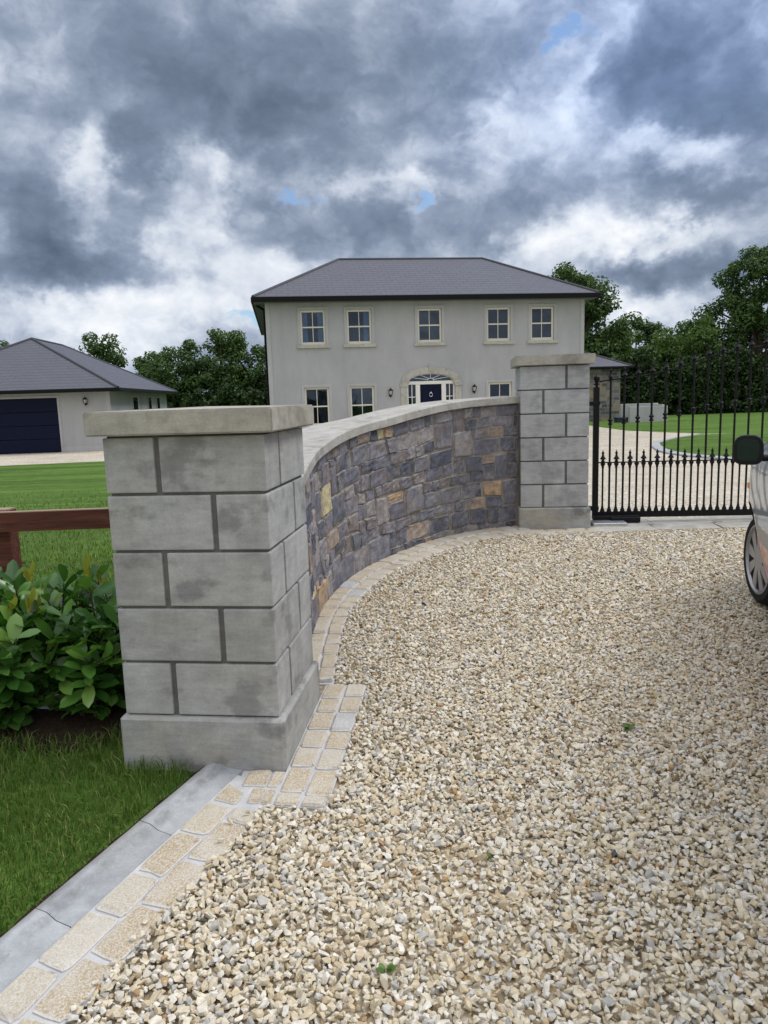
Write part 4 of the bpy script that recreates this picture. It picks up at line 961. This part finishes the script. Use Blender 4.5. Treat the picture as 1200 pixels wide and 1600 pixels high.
for x0, x1 in ((-0.02, 0.14), (W-0.14, W+0.02)): m = MB(); m.box(x0, x1, -0.022, 0.14, 0.0, H-0.005, 0.004); m.build('corner_band', M['render_light'], hw)
for x0, x1 in ((0.14, 5.10), (6.97, W-0.14)): m = MB(); m.box(x0, x1, -0.018, 0.02, 0, 0.32, 0.004); m.build('base_band', M['render_light'], hw)
m = MB(); m.poly([(0.02, 3.2, 0), (W-0.02, 3.2, 0), (W-0.02, 3.2, H-0.1), (0.02, 3.2, H-0.1)]); m.poly([(0.02, 0.3, 2.95), (W-0.02, 0.3, 2.95), (W-0.02, 3.2, 2.95), (0.02, 3.2, 2.95)]); m.poly([(0.02, 0.16, 0.02), (W-0.02, 0.16, 0.02), (W-0.02, 3.2, 0.02), (0.02, 3.2, 0.02)]); m.build('interior', M['room'], house)
for i, x in enumerate(ux): sash(house, x-0.46, x+0.46, Z(3.49), Z(4.73), curtains={0: 'LR', 1: 'R'}.get(i, ''))
for x in lx_: sash(house, x-0.46, x+0.46, Z(0.52), Z(1.945))
roof(house, (-0.42, W+0.42, -0.40, D+0.4), ((3.05, 4.1), (W-2.85, 4.1)), Z(5.17), Z(7.24), 0.19)
m = MB(); m.tube([(-0.07, 0.6, H-0.15), (-0.07, 0.6, 0.1)], 0.045, 8); m.tube([(-0.40, 0.6, H+0.0), (-0.07, 0.6, H-0.2)], 0.045, 8); m.build('downpipe', M['fascia'], house)
# door case
dc = empty('tmp', None, None); bpy.data.objects.remove(dc)
m = MB(); cx, zs = 6.035, Z(2.07)
def ell(a, b_, n=24): return [(cx-a*math.cos(math.pi*i/n), zs+b_*math.sin(math.pi*i/n)) for i in range(n+1)]
inn, outr = ell(0.845, 0.275), ell(1.14, 0.50)
for i in range(24):
    q = [inn[i], inn[i+1], outr[i+1], outr[i]]; m.prism([(p[0], -0.05, p[1]) for p in q], (0, 0.16, 0))
for s in (-1, 1):
    xa, xb = sorted((cx+s*0.925, cx+s*1.165)); m.box(xa, xb, -0.045, 0.03, 0.0, Z(1.86), 0.006); xa, xb = sorted((cx+s*0.90, cx+s*1.19)); m.box(xa, xb, -0.065, 0.03, Z(1.863), Z(2.0), 0.006); xa, xb = sorted((cx+s*0.847, cx+s*1.143)); m.box(xa, xb, -0.052, 0.03, Z(2.003), zs-0.002)
m.prism([(cx-0.06, -0.075, Z(2.42)), (cx+0.06, -0.075, Z(2.42)), (cx+0.085, -0.075, Z(2.66)), (cx-0.085, -0.075, Z(2.66))], (0, 0.1, 0))
m.build('door_surround', M['granite'], house)
m = MB(); y0, y1 = 0.05, 0.12
m.box(cx-0.92, cx+0.92, y0-0.01, y1, Z(1.945), Z(2.065), 0.004)
for s in (-1, 1):
    for xa, xb in ((0.865, 0.92), (0.415, 0.585)): q = sorted((cx+s*xa, cx+s*xb)); m.box(q[0], q[1], y0, y1, Z(-0.12), Z(1.944), 0.004)
    q = sorted((cx+s*0.585, cx+s*0.865)); xm = (q[0]+q[1])/2
    m.box(xm-0.014, xm+0.014, y0+0.02, y1-0.01, Z(-0.1), Z(1.94))
    for zz in (1.48, 0.98, 0.48): m.box(q[0]+0.001, q[1]-0.001, y0+0.021, y1-0.011, Z(zz)-0.014, Z(zz)+0.014)
for k in range(1, 6):
    a = math.pi*k/6; p0 = (cx-0.12*math.cos(a), zs+0.10*math.sin(a)); p1 = (cx-0.83*math.cos(a), zs+0.27*math.sin(a)); m.tube([(p0[0], 0.085, p0[1]), (p1[0], 0.085, p1[1])], 0.013, 6)
m.tube([(cx-0.13*math.cos(math.pi*k/10), 0.085, zs+0.10*math.sin(math.pi*k/10)) for k in range(11)], 0.014, 6)
m.tube([(cx-0.83*math.cos(math.pi*k/20), 0.085, zs+0.262*math.sin(math.pi*k/20)) for k in range(21)], 0.016, 6)
dframe = m.build('door_frame', M['white'], house)
m = MB(); m.prism([(p[0], 0.10, p[1]) for p in ell(0.845, 0.275)], (0, 0.004, 0)); 
for s in (-1, 1): q = sorted((cx+s*0.585, cx+s*0.865)); m.poly([(q[0], 0.10, Z(-0.1)), (q[1], 0.10, Z(-0.1)), (q[1], 0.10, Z(1.94)), (q[0], 0.10, Z(1.94))])
m.build('pane', M['clear'], dframe)
m = MB(); m.box(cx-0.413, cx+0.413, 0.075, 0.12, Z(-0.115), Z(1.943), 0.003)
for z0_, z1_ in ((0.95, 1.8), (0.08, 0.8)):
    for s in (-1, 1): q = sorted((cx+s*0.07, cx+s*0.33)); m.box(q[0], q[1], 0.064, 0.08, Z(z0_), Z(z1_), 0.01)
door = m.build('front_door', M['navy'], house)
m = MB(); m.tube([(cx+0.06*math.sin(2*math.pi*k/16), 0.05, Z(1.55)-0.07*math.cos(2*math.pi*k/16)) for k in range(17)], 0.011, 6); m.lathe([(0.035, 0), (0.03, 0.03), (0.0, 0.035)], 10, T(cx, 0.062, Z(1.63)) @ Matrix.Rotation(R(90), 4, 'X')); m.build('knocker', M['chrome'], door)
m = MB(); m.box(cx-1.3, cx+1.3, -0.9, -0.05, 0.0, Z(-0.14), 0.01); m.build('doorstep', M['granite'], house)
# side annex, garage
annex = empty('annex', 'low stone side annex with hipped slate roof behind the house', 'annex', (13.2, 41.0, -0.3), R(7.5))
m = MB(); m.box(-7.5, 0, 0, 7.5, -0.2, 2.98); m.build('wall', M['annex_stone'], annex)
roof(annex, (-8, 0.45, -0.45, 8), ((-3.7, 3.7), (-3.9, 3.7)), 3.12, 5.05, 0.13)
garage = empty('garage', 'single storey pale grey garage with slate pyramid roof and dark blue door', 'garage', (-10.96, 30.2, -0.3), R(5))
GW, GD, GH = 8.3, 11.6, 2.42
m = MB(); ops2 = [(-6.6+GW, -2.06+GW, 0.0, 2.2)]; mm = MB(); wall_cells(mm, GW, GH, ops2, 0.15)
bmesh.ops.translate(mm.bm, verts=mm.bm.verts, vec=(-GW, 0, 0))
for p in ([(-GW, 0, 0), (-GW, GD, 0), (-GW, GD, GH), (-GW, 0, GH)], [(0, 0, 0), (0, 0, GH), (0, GD, GH), (0, GD, 0)], [(-GW, GD, 0), (0, GD, 0), (0, GD, GH), (-GW, GD, GH)]): mm.poly(p)
gwl = mm.build('wall', M['render'], garage)
m = MB(); m.box(-0.14, 0.018, -0.02, 0.14, 0, GH-0.01, 0.004); m.build('corner_band', M['render_light'], gwl)
m = MB(); m.box(-1.97, -0.14, -0.016, 0.02, 0, 0.22, 0.004); m.build('base_band', M['render_light'], gwl)
m = MB(); m.box(-2.06, -1.97, -0.02, 0.14, 0, 2.29, 0.004); m.box(-6.69, -6.6, -0.02, 0.14, 0, 2.29, 0.004); m.box(-6.6, -2.06, -0.02, 0.14, 2.2, 2.29, 0.004); m.build('door_surround', M['render_light'], gwl)
m = MB()
for k in range(4): m.box(-6.6, -2.06, 0.06, 0.11, 0.02+k*0.545, 0.02+(k+1)*0.545-0.012, 0.006)
m.build('garage_door', M['navy'], garage)
for ya, yb in ((3.75, 4.85), (6.9, 7.75), (8.9, 9.75)):
    f = MB(); e = 0.10
    f.box(0.002, 0.035, ya-e, ya, 1.0, 2.27); f.box(0.002, 0.035, yb, yb+e, 1.0, 2.27); f.box(0.002, 0.035, ya, yb, 2.17, 2.27); f.box(0.002, 0.07, ya-e-0.05, yb+e+0.05, 0.9, 0.998)
    w_ = f.build('window', M['render_light'], garage)
    f = MB(); f.box(0.003, 0.022, ya, ya+0.07, 1.0, 2.17); f.box(0.003, 0.022, yb-0.07, yb, 1.0, 2.17); f.box(0.003, 0.022, ya+0.07, yb-0.07, 1.56, 1.61); f.build('frame', M['frame'], w_)
    f = MB(); f.box(0.001, 0.010, ya+0.07, yb-0.07, 1.0, 2.17); f.build('pane', M['glass'], w_)
roof(garage, (-GW-0.5, 0.5, -0.5, GD+0.5), ((-GW/2, 3.8), (-GW/2, GD-3.8)), 2.53, 4.88, 0.15)
en = empty('garden_wall', 'low pale rendered walls around a bin store on the far lawn', 'wall', (12.25, 38.0, float(gz(12.3, 38))), R(3))
m = MB(); m.box(0.46, 2.45, -0.10, 0.10, -0.1, 0.80, 0.01); m.build('front_panel', M['render_light'], en)
m = MB(); m.box(0.40, 2.42, 1.0, 1.2, -0.1, 0.93, 0.01); m.box(2.25, 2.45, 0.11, 0.99, -0.1, 0.86, 0.01); m.build('rear_panel', M['render_light'], en)
bb = empty('storage_box', 'small dark blue box beside the low rendered walls', 'box', (12.32, 38.5, float(gz(12.3, 38.5))), R(3))
m = MB(); m.box(-0.15, 0.45, -0.2, 0.2, 0.0, 0.20, 0.02); m.build('body', M['bluebox'], bb)
m = MB(); m.box(-0.19, 0.49, -0.24, 0.24, 0.205, 0.26, 0.015); m.build('lid', M['bluebox'], bb)
# lanterns
def lantern(mat, label, group='wall lanterns'):
    root = empty('wall_lantern', label, 'wall lantern', (0, 0, 0), 0, group)
    b = MB(); b.box(-0.05, 0.05, -0.025, 0.0, -0.10, 0.08, 0.008); b.tube([(0, -0.02, -0.05), (0, -0.09, -0.10), (0, -0.12, -0.06)], 0.012, 6); b.build('bracket', M['iron'], root)
    b = MB(); b.lathe([(0.012, -0.17), (0.025, -0.15), (0.02, -0.12), (0.05, -0.085), (0.052, -0.07)], 6, T(0, -0.12, 0.03)); b.lathe([(0.098, 0.11), (0.092, 0.125), (0.05, 0.17), (0.03, 0.18), (0.012, 0.20), (0.016, 0.215), (0.0, 0.235)], 6, T(0, -0.12, 0.0))
    for k in range(6):
        a = math.pi*k/3; b.tube([(0.05*math.cos(a), -0.12+0.05*math.sin(a), -0.04), (0.088*math.cos(a), -0.12+0.088*math.sin(a), 0.112)], 0.008, 5)
    b.build('cage', M['iron'], root)
    b = MB(); b.lathe([(0.044, -0.039), (0.08, 0.109)], 6, T(0, -0.12, 0)); b.build('glass', M['lamp_glass'], root)
    root.matrix_world = mat; return root
HM_ = Matrix.Translation((-4.056, 27.45, -0.3)) @ Matrix.Rotation(R(7.5), 4, 'Z')
lantern(HM_ @ T(4.47, 0, Z(1.63)), 'black wall lantern on the house between a sash window and the front door arch')
lantern(HM_ @ T(7.69, 0, Z(1.68)), 'black wall lantern on the house on the pier side of the front door arch')
lantern(Matrix.Translation((-10.96, 30.2, -0.3)) @ Matrix.Rotation(R(5), 4, 'Z') @ T(-0.93, 0, Z(1.68)), 'black wall lantern on the garage beside its blue door')

# ------------------------------------------------------------------ car
CAR = Matrix.Translation((2.680, 3.11, 0.082)) @ Matrix.Rotation(R(-20), 4, 'Z')
car = empty('car', 'silver car with black door mirror and red lower band, cut off by the edge', 'car'); car.matrix_world = CAR
WB, WR = 1.25, 0.287
def c_hw(y): return 0.86-0.34*max(0, (y-1.25)/0.8)**2-0.12*max(0, (-y-1.4)/0.65)**2
def c_low(y):
    z = 0.20+0.18*max(0, abs(y)-1.75)/0.3
    for c in (-WB, WB):
        dd = 0.365**2-(y-c)**2
        if dd > 0: z = max(z, WR+math.sqrt(dd))
    return z
c_belt = lambda y: float(np.interp(y, [-2.05, -1.8, 0.6, 1.2, 1.9, 2.06], [0.85, 1.0, 0.95, 0.93, 0.75, 0.55]))
c_top = lambda y: float(np.interp(y, [-2.05, -1.95, -1.7, -1.0, 0.1, 0.4, 1.1, 1.5, 1.9, 2.06], [0.95, 1.25, 1.52, 1.58, 1.56, 1.46, 1.04, 0.99, 0.82, 0.58]))
yst = np.unique(np.concatenate([np.linspace(-2.05, 2.06, 60)]+[c+np.linspace(-0.37, 0.37, 31) for c in (-WB, WB)])); rows = []
for y in yst:
    hwid, zl, zb, zt = c_hw(y), c_low(y), c_belt(y), max(c_top(y), c_belt(y)+0.01); side = []
    zl = min(zl, zb-0.05)
    for i in range(9):
        z = zl+(zb-zl)*i/8; side.append((hwid*(1-0.085*((z-0.72)/0.5)**2), z))
    for i in range(1, 6):
        q = i/5; side.append((side[8][0]*(1-0.20*q*min(1, (zt-zb)/0.5)), zb+(zt-0.05*min(1, (zt-zb)*4)-zb)*q))
    xe = side[-1][0]
    for i in range(1, 4): q = i/4; side.append((xe*(1-q), zt-0.05*min(1, (zt-zb)*4)*(1-q)**2))
    rows.append([(-a, y, z) for a, z in side]+[(0, y, zt)]+[(a, y, z) for a, z in side[::-1]])
V = np.array(rows).reshape(-1, 3); m_ = len(rows[0]); cls = {'body': [], 'side_window': [], 'lower_band': [], 'sill_trim': []}
for i in range(len(rows)-1):
    for k in range(m_-1):
        f = (i*m_+k, i*m_+k+1, (i+1)*m_+k+1, (i+1)*m_+k); c = V[list(f)].mean(0); kk = min(k, m_-2-k)
        if 9 <= kk <= 12 and -1.75 < c[1] < 0.72 and c[2] > 1.0: cls['side_window'].append(f)
        elif kk < 12 and c[2] < 0.52 and abs(c[1]) < 0.98: cls['lower_band'].append(f)
        elif k < 12 and 0.52 <= c[2] < 0.60 and abs(c[1]) < 0.98: cls['sill_trim'].append(f)
        elif kk > 13 and (0.42 < c[1] < 1.08 or -2.0 < c[1] < -1.72): cls['side_window'].append(f)
        else: cls['body'].append(f)
for nm, mt in (('body', 'carpaint'), ('side_window', 'glass'), ('lower_band', 'redband'), ('sill_trim', 'alloy')):
    f = np.array(cls[nm]); used = np.unique(f); mp = np.zeros(len(V), int); mp[used] = np.arange(len(used)); big_mesh(nm if nm != 'side_window' else 'window', V[used], [mp[f]], M[mt], car, smooth=True)
caps = []
for rw in (0, len(rows)-1): m = MB(); m.poly([rows[rw][k] for k in range(m_)]); m.build('bumper', M['carpaint'], car)
for s in (-1, 1):
    m = MB(); m.box(s*0.62-0.09, s*0.62+0.09, -2.075, -2.03, 0.62, 0.84, 0.02); m.build('tail_light', M['red_lens'], car)
    m = MB(); m.box(s*0.42-0.11, s*0.42+0.11, 1.97, 2.08, 0.50, 0.60, 0.02); m.build('headlight', M['lamp_glass'], car)
m = MB(); m.box(-0.62, 0.62, -1.9, 1.8, 0.16, 0.40); m.box(-0.50, 0.50, -1.6, 1.6, 0.4, 0.9); m.build('underbody', M['plastic'], car)
for sx_, y, st in ((-1, WB, 11), (1, WB, 11), (-1, -WB, 0), (1, -WB, 0)):
    X = T(sx_*0.745, y, WR) @ Matrix.Rotation(R(st), 4, 'Z') @ Matrix.Rotation(R(-90*sx_ if sx_ > 0 else 90), 4, 'Y') @ Matrix.Rotation(R(180), 4, 'X')
    # wheel axis is local z; outer face at z=+0.1
    X = T(sx_*0.705, y, WR) @ Matrix.Rotation(R(st), 4, 'Z') @ Matrix.Rotation(R(90*sx_), 4, 'Y')
    wh = MB(); wh.lathe([(0.20, -0.1), (0.26, -0.1), (0.28, -0.085), (0.287, -0.05), (0.287, 0.05), (0.28, 0.085), (0.262, 0.1), (0.222, 0.098), (0.205, 0.085)], 40, X); w_ = wh.build('wheel', M['rubber'], car, 40)
    rm = MB(); rm.lathe([(0.206, 0.06), (0.222, 0.099), (0.210, 0.102), (0.198, 0.075)], 40, X)
    rm.lathe([(0.0, 0.098), (0.05, 0.096), (0.055, 0.08)], 16, X)
    for k in range(9):
        a = 2*math.pi*k/9; Q = X @ Matrix.Rotation(a, 4, 'Z')
        rm.prism([(0.045, -0.020, 0.085), (0.20, -0.036, 0.078), (0.20, 0.036, 0.078), (0.045, 0.020, 0.085)], (0, 0, 0.012), Q)
    rm.build('rim', M['alloy'], w_, 40)
    bk = MB(); bk.lathe([(0.0, 0.05), (0.205, 0.05), (0.205, 0.055)], 24, X); bk.build('brake_disc', M['plastic'], w_)
for s in (-1, 1):
    X = T(s*0.955, 0.56, 1.03) @ Matrix.Rotation(R(10*s), 4, 'Z')
    mb = MB(); t = bmesh.new(); rg = []
    for yy, sc_m in ((-0.047, 0.88), (-0.046, 0.97), (-0.035, 1.0), (0.0, 0.99), (0.03, 0.86), (0.048, 0.62), (0.055, 0.25)):
        ring = []
        for k in range(32):
            a = 2*math.pi*k/32; ca, sa = math.cos(a), math.sin(a)
            ring.append(t.verts.new((sc_m*(0.074+0.006*-sa)*abs(ca)**0.62*(1 if ca > 0 else -1), yy, sc_m*0.080*abs(sa)**0.62*(1 if sa > 0 else -1))))
        rg.append(ring)
    for a, b in zip(rg, rg[1:]):
        for k in range(32): t.faces.new((a[k], a[(k+1) % 32], b[(k+1) % 32], b[k]))
    t.faces.new(rg[0]); t.faces.new(rg[-1][::-1]); bmesh.ops.recalc_face_normals(t, faces=t.faces); mb.add(t, X)
    mb.box(-0.14, 0.10, -0.02, 0.03, -0.055, -0.02, 0.012, T(s*0.86, 0.58, 1.02)); mm_ = mb.build('door_mirror', M['plastic'], car, 50)
    t = bmesh.new(); vs = []
    for k in range(28):
        a = 2*math.pi*k/28; ca, sa = math.cos(a), math.sin(a); vs.append(t.verts.new((0.054*abs(ca)**0.55*(1 if ca > 0 else -1), -0.0485, 0.060*abs(sa)**0.55*(1 if sa > 0 else -1))))
    t.faces.new(vs); g_ = MB(); g_.add(t, X); g_.build('mirror_glass', M['glass'], mm_)
    q = MB(); q.box(-0.008, 0.008, -0.035, 0.035, -0.018, 0.018, 0.004, T(s*(c_hw(1.30)*0.995), 1.35, 0.74)); q.build('side_light', M['orange'], car)

# ------------------------------------------------------------------ trees and hedges
def foliage(Pc, rc, n_each, size, r, flat=0.75, upb=0.45):
    """leaf cards in clumps: Pc (k,3) centres, rc radii"""
    k = len(Pc); n = k*n_each; c = np.repeat(Pc, n_each, 0); rad = np.repeat(rc, n_each)
    d_ = r.normal(0, 1, (n, 3)); d_ /= np.linalg.norm(d_, axis=1)[:, None]; rr_ = rad*r.uniform(0.15, 1, n)**0.45
    p = c+d_*rr_[:, None]*[1, 1, flat]; nrm_ = d_*0.7+[0, 0, upb]+r.normal(0, 0.45, (n, 3)); nrm_ /= np.linalg.norm(nrm_, axis=1)[:, None]
    f = np.cross(nrm_, r.normal(0, 1, (n, 3))); f /= np.linalg.norm(f, axis=1)[:, None]; s = np.cross(nrm_, f); L = (size*r.uniform(0.6, 1.3, n))[:, None]
    V = np.stack([p-f*L*0.5, p+s*L*0.30+nrm_*L*0.08, p+f*L*0.5, p-s*L*0.30+nrm_*L*0.08], 1).reshape(-1, 3); b = (np.arange(n)*4)[:, None]
    return V, np.array([[0, 1, 2]])+b, np.array([[0, 2, 3]])+b
def tree(label, x, y, blobs, n_clump, n_each, size, seed, mat='oak', trunk_r=0.25, cr=(0.5, 1.0), group='trees around the garden'):
    """blobs: (cx, cy, cz, rx, ry, rz) relative to the base"""
    r = np.random.default_rng(seed); z0 = float(gz(x, y)); root = empty('tree', label, 'tree', (x, y, z0), 0, group)
    wts = np.array([b[3]*b[4]*b[5] for b in blobs])**0.75; pick = r.choice(len(blobs), n_clump, p=wts/wts.sum()); B_ = np.array(blobs, float)[pick]
    d_ = r.normal(0, 1, (n_clump, 3)); d_ /= np.linalg.norm(d_, axis=1)[:, None]; rad = r.uniform(0.25, 1.0, n_clump)**0.5
    Pc = B_[:, :3]+d_*rad[:, None]*B_[:, 3:]; Pc[:, 2] = np.maximum(Pc[:, 2], 0.4); rc = r.uniform(cr[0], cr[1], n_clump)
    V, f1, f2 = foliage(Pc, rc, int(n_each*1.5), size*0.82, r)
    big_mesh('crown', V, [f1, f2], M[mat], root)
    t = MB(); top = max(b[2] for b in blobs); t.tube([(0, 0, -0.2), (0.05, 0, top*0.35), (0.1*r.normal(), 0, top*0.7), (0, 0, top)], [trunk_r*1.2, trunk_r*0.9, trunk_r*0.5, trunk_r*0.15], 8)
    for q in r.choice(n_clump, min(16, n_clump), replace=False):
        e = Pc[q]; h0 = top*r.uniform(0.2, 0.6); t.tube([(0, 0, h0), (e[0]*0.5, e[1]*0.5, (h0+e[2])/2+0.2), tuple(e)], [trunk_r*0.45, trunk_r*0.25, trunk_r*0.06], 6)
    t.build('trunk', M['bark'], root, 60); return root
def hedge(name, label, x0, y0, x1, y1, h, w_, n, size, seed, mat, cat='hedge', hv=0.25):
    r = np.random.default_rng(seed); L = math.hypot(x1-x0, y1-y0); root = empty(name, label, cat, (x0, y0, float(gz(x0, y0))), math.atan2(y1-y0, x1-x0))
    k = int(n/60); u = r.uniform(0, L, k); prof = 1+hv*np.sin(u*0.9+seed)*0.5+hv*np.sin(u*2.3+seed*2)*0.5; z = r.uniform(0.02, 1, k)*h*prof; v = r.uniform(-0.5, 0.5, k)*w_
    edge = r.random(k) < 0.6; v = np.where(edge, -w_/2+r.uniform(-0.15, 0.25, k), v)
    V, f1, f2 = foliage(np.stack([u, v, z], -1), r.uniform(0.3, 0.6, k), 60, size, r, 0.9, 0.3)
    k2 = int(n/45); V2, g1, g2 = foliage(np.stack([r.uniform(0, L, k2), r.uniform(-0.2, 0.5, k2)*w_, r.uniform(0.02, 0.85, k2)*h], -1), np.full(k2, 0.45), 12, size*2.6, r, 0.9, 0.0)
    g1 = g1+len(V); g2 = g2+len(V); big_mesh('foliage', np.concatenate([V, V2]), [f1, g1, f2, g2], M[mat], root)
    t = MB()
    for q in np.arange(0.5, L, 1.6): t.tube([(q, 0, -0.1), (q+0.1, 0.05, h*0.5), (q-0.1, 0, h*0.9)], [0.07, 0.05, 0.02], 6)
    t.build('stems', M['bark'], root); return root
TL = 'trees behind the garage'
def rt(h, w_, low=0.2): return [(0, 0, h*0.62, w_, w_*0.9, h*0.34), (w_*0.35, 0, h*0.42, w_*0.8, w_*0.8, h*0.3), (-w_*0.4, 0, h*0.36, w_*0.8, w_*0.8, h*0.28)]
tree('broad dark tree showing over the outer slope of the garage roof', -29.8, 58, rt(8.6, 3.0), 60, 110, 0.34, 31, 'oak', group=TL)
tree('rounded tree showing just above the garage roof slope', -21.4, 57, rt(7.6, 2.6), 55, 110, 0.32, 32, 'oak', group=TL)
tree('paler slim tree between two dark ones past the garage eaves', -17.6, 58, rt(6.4, 1.5), 36, 110, 0.32, 33, 'oak_light', group=TL)
tree('dark tree with ragged top standing just past the garage eaves', -15.2, 56, rt(7.0, 2.2), 62, 120, 0.32, 34, 'oak', group=TL)
tree('tallest pale green tree midway between garage and house', -11.7, 56, [(0, 0, 5.2, 1.5, 1.4, 2.1), (0.5, 0, 3.2, 1.8, 1.6, 1.8), (-0.7, 0, 2.6, 1.4, 1.4, 1.6), (0.9, 0, 6.2, 0.9, 0.8, 0.9)], 62, 120, 0.30, 35, 'oak_light', group=TL)
tree('dark tree beside the left wall of the house', -8.9, 57, rt(6.6, 2.2), 60, 120, 0.32, 36, 'oak', group=TL)
hedge('hedgerow', 'dark overgrown hedgerow under the trees between garage and house', -34, 55.5, -3, 54.5, 2.6, 2.6, 26000, 0.30, 5, 'hedge')
hedge('garden_shrub', 'low bright green shrub at the foot of the house wall', -8.6, 49, -6.4, 49.2, 1.15, 1.0, 2400, 0.20, 8, 'hedge_light', 'shrub')
TR = 'trees behind the house and gate'
tree('large leafy tree rising behind the right end of the house roof', 12.2, 47, [(-0.4, 0, 7.2, 2.7, 2.2, 1.8), (1.2, 0, 5.6, 1.8, 2, 1.7), (0.2, 0, 3.6, 2.4, 2.2, 2.0)], 95, 130, 0.30, 41, 'oak', 0.3, group=TR)
tree('small slender tree beside the large one behind the annex roof', 14.9, 48, [(0, 0, 4.3, 0.9, 0.9, 1.6), (0.2, 0, 2.5, 1.2, 1.1, 1.3)], 26, 110, 0.28, 42, 'oak_light', 0.15, group=TR)
tree('far dark rounded tree above the hedge', 20.5, 60, rt(7.8, 2.6), 60, 120, 0.34, 43, 'oak', group=TR)
tree('far mid green tree next to the rounded one above the hedge', 25.0, 61, rt(7.9, 2.6), 60, 120, 0.34, 44, 'oak_light', group=TR)
tree('big ragged tree at the edge behind the sweeping gate rail', 25.2, 50, [(-0.2, 0, 8.6, 2.4, 2.4, 2.3), (1.2, 0, 6.6, 3.6, 3.2, 2.6), (-1.8, 0, 5.6, 2.2, 2.4, 1.7), (2.0, 0.5, 3.4, 4.2, 3.2, 2.4)], 150, 150, 0.28, 45, 'oak', 0.35, (0.45, 1.0), group=TR)
tree('low dark tree in front of the far ones beside the ragged tree', 21.6, 51, [(0, 0, 4.2, 2.4, 2.0, 1.9), (0.8, 0, 2.4, 2.8, 2.2, 1.8)], 70, 120, 0.26, 46, 'oak', 0.2, group=TR)
hedge('hedge', 'tall clipped dark hedge along the far side of the lawn', 12.6, 46.6, 31, 47.4, 3.5, 1.8, 42000, 0.22, 6, 'hedge')
hedge('hedge', 'yellowish green loose hedge top showing above the dark hedge', 12.4, 47.9, 21.5, 47.9, 4.9, 1.6, 16000, 0.22, 7, 'hedge_light')
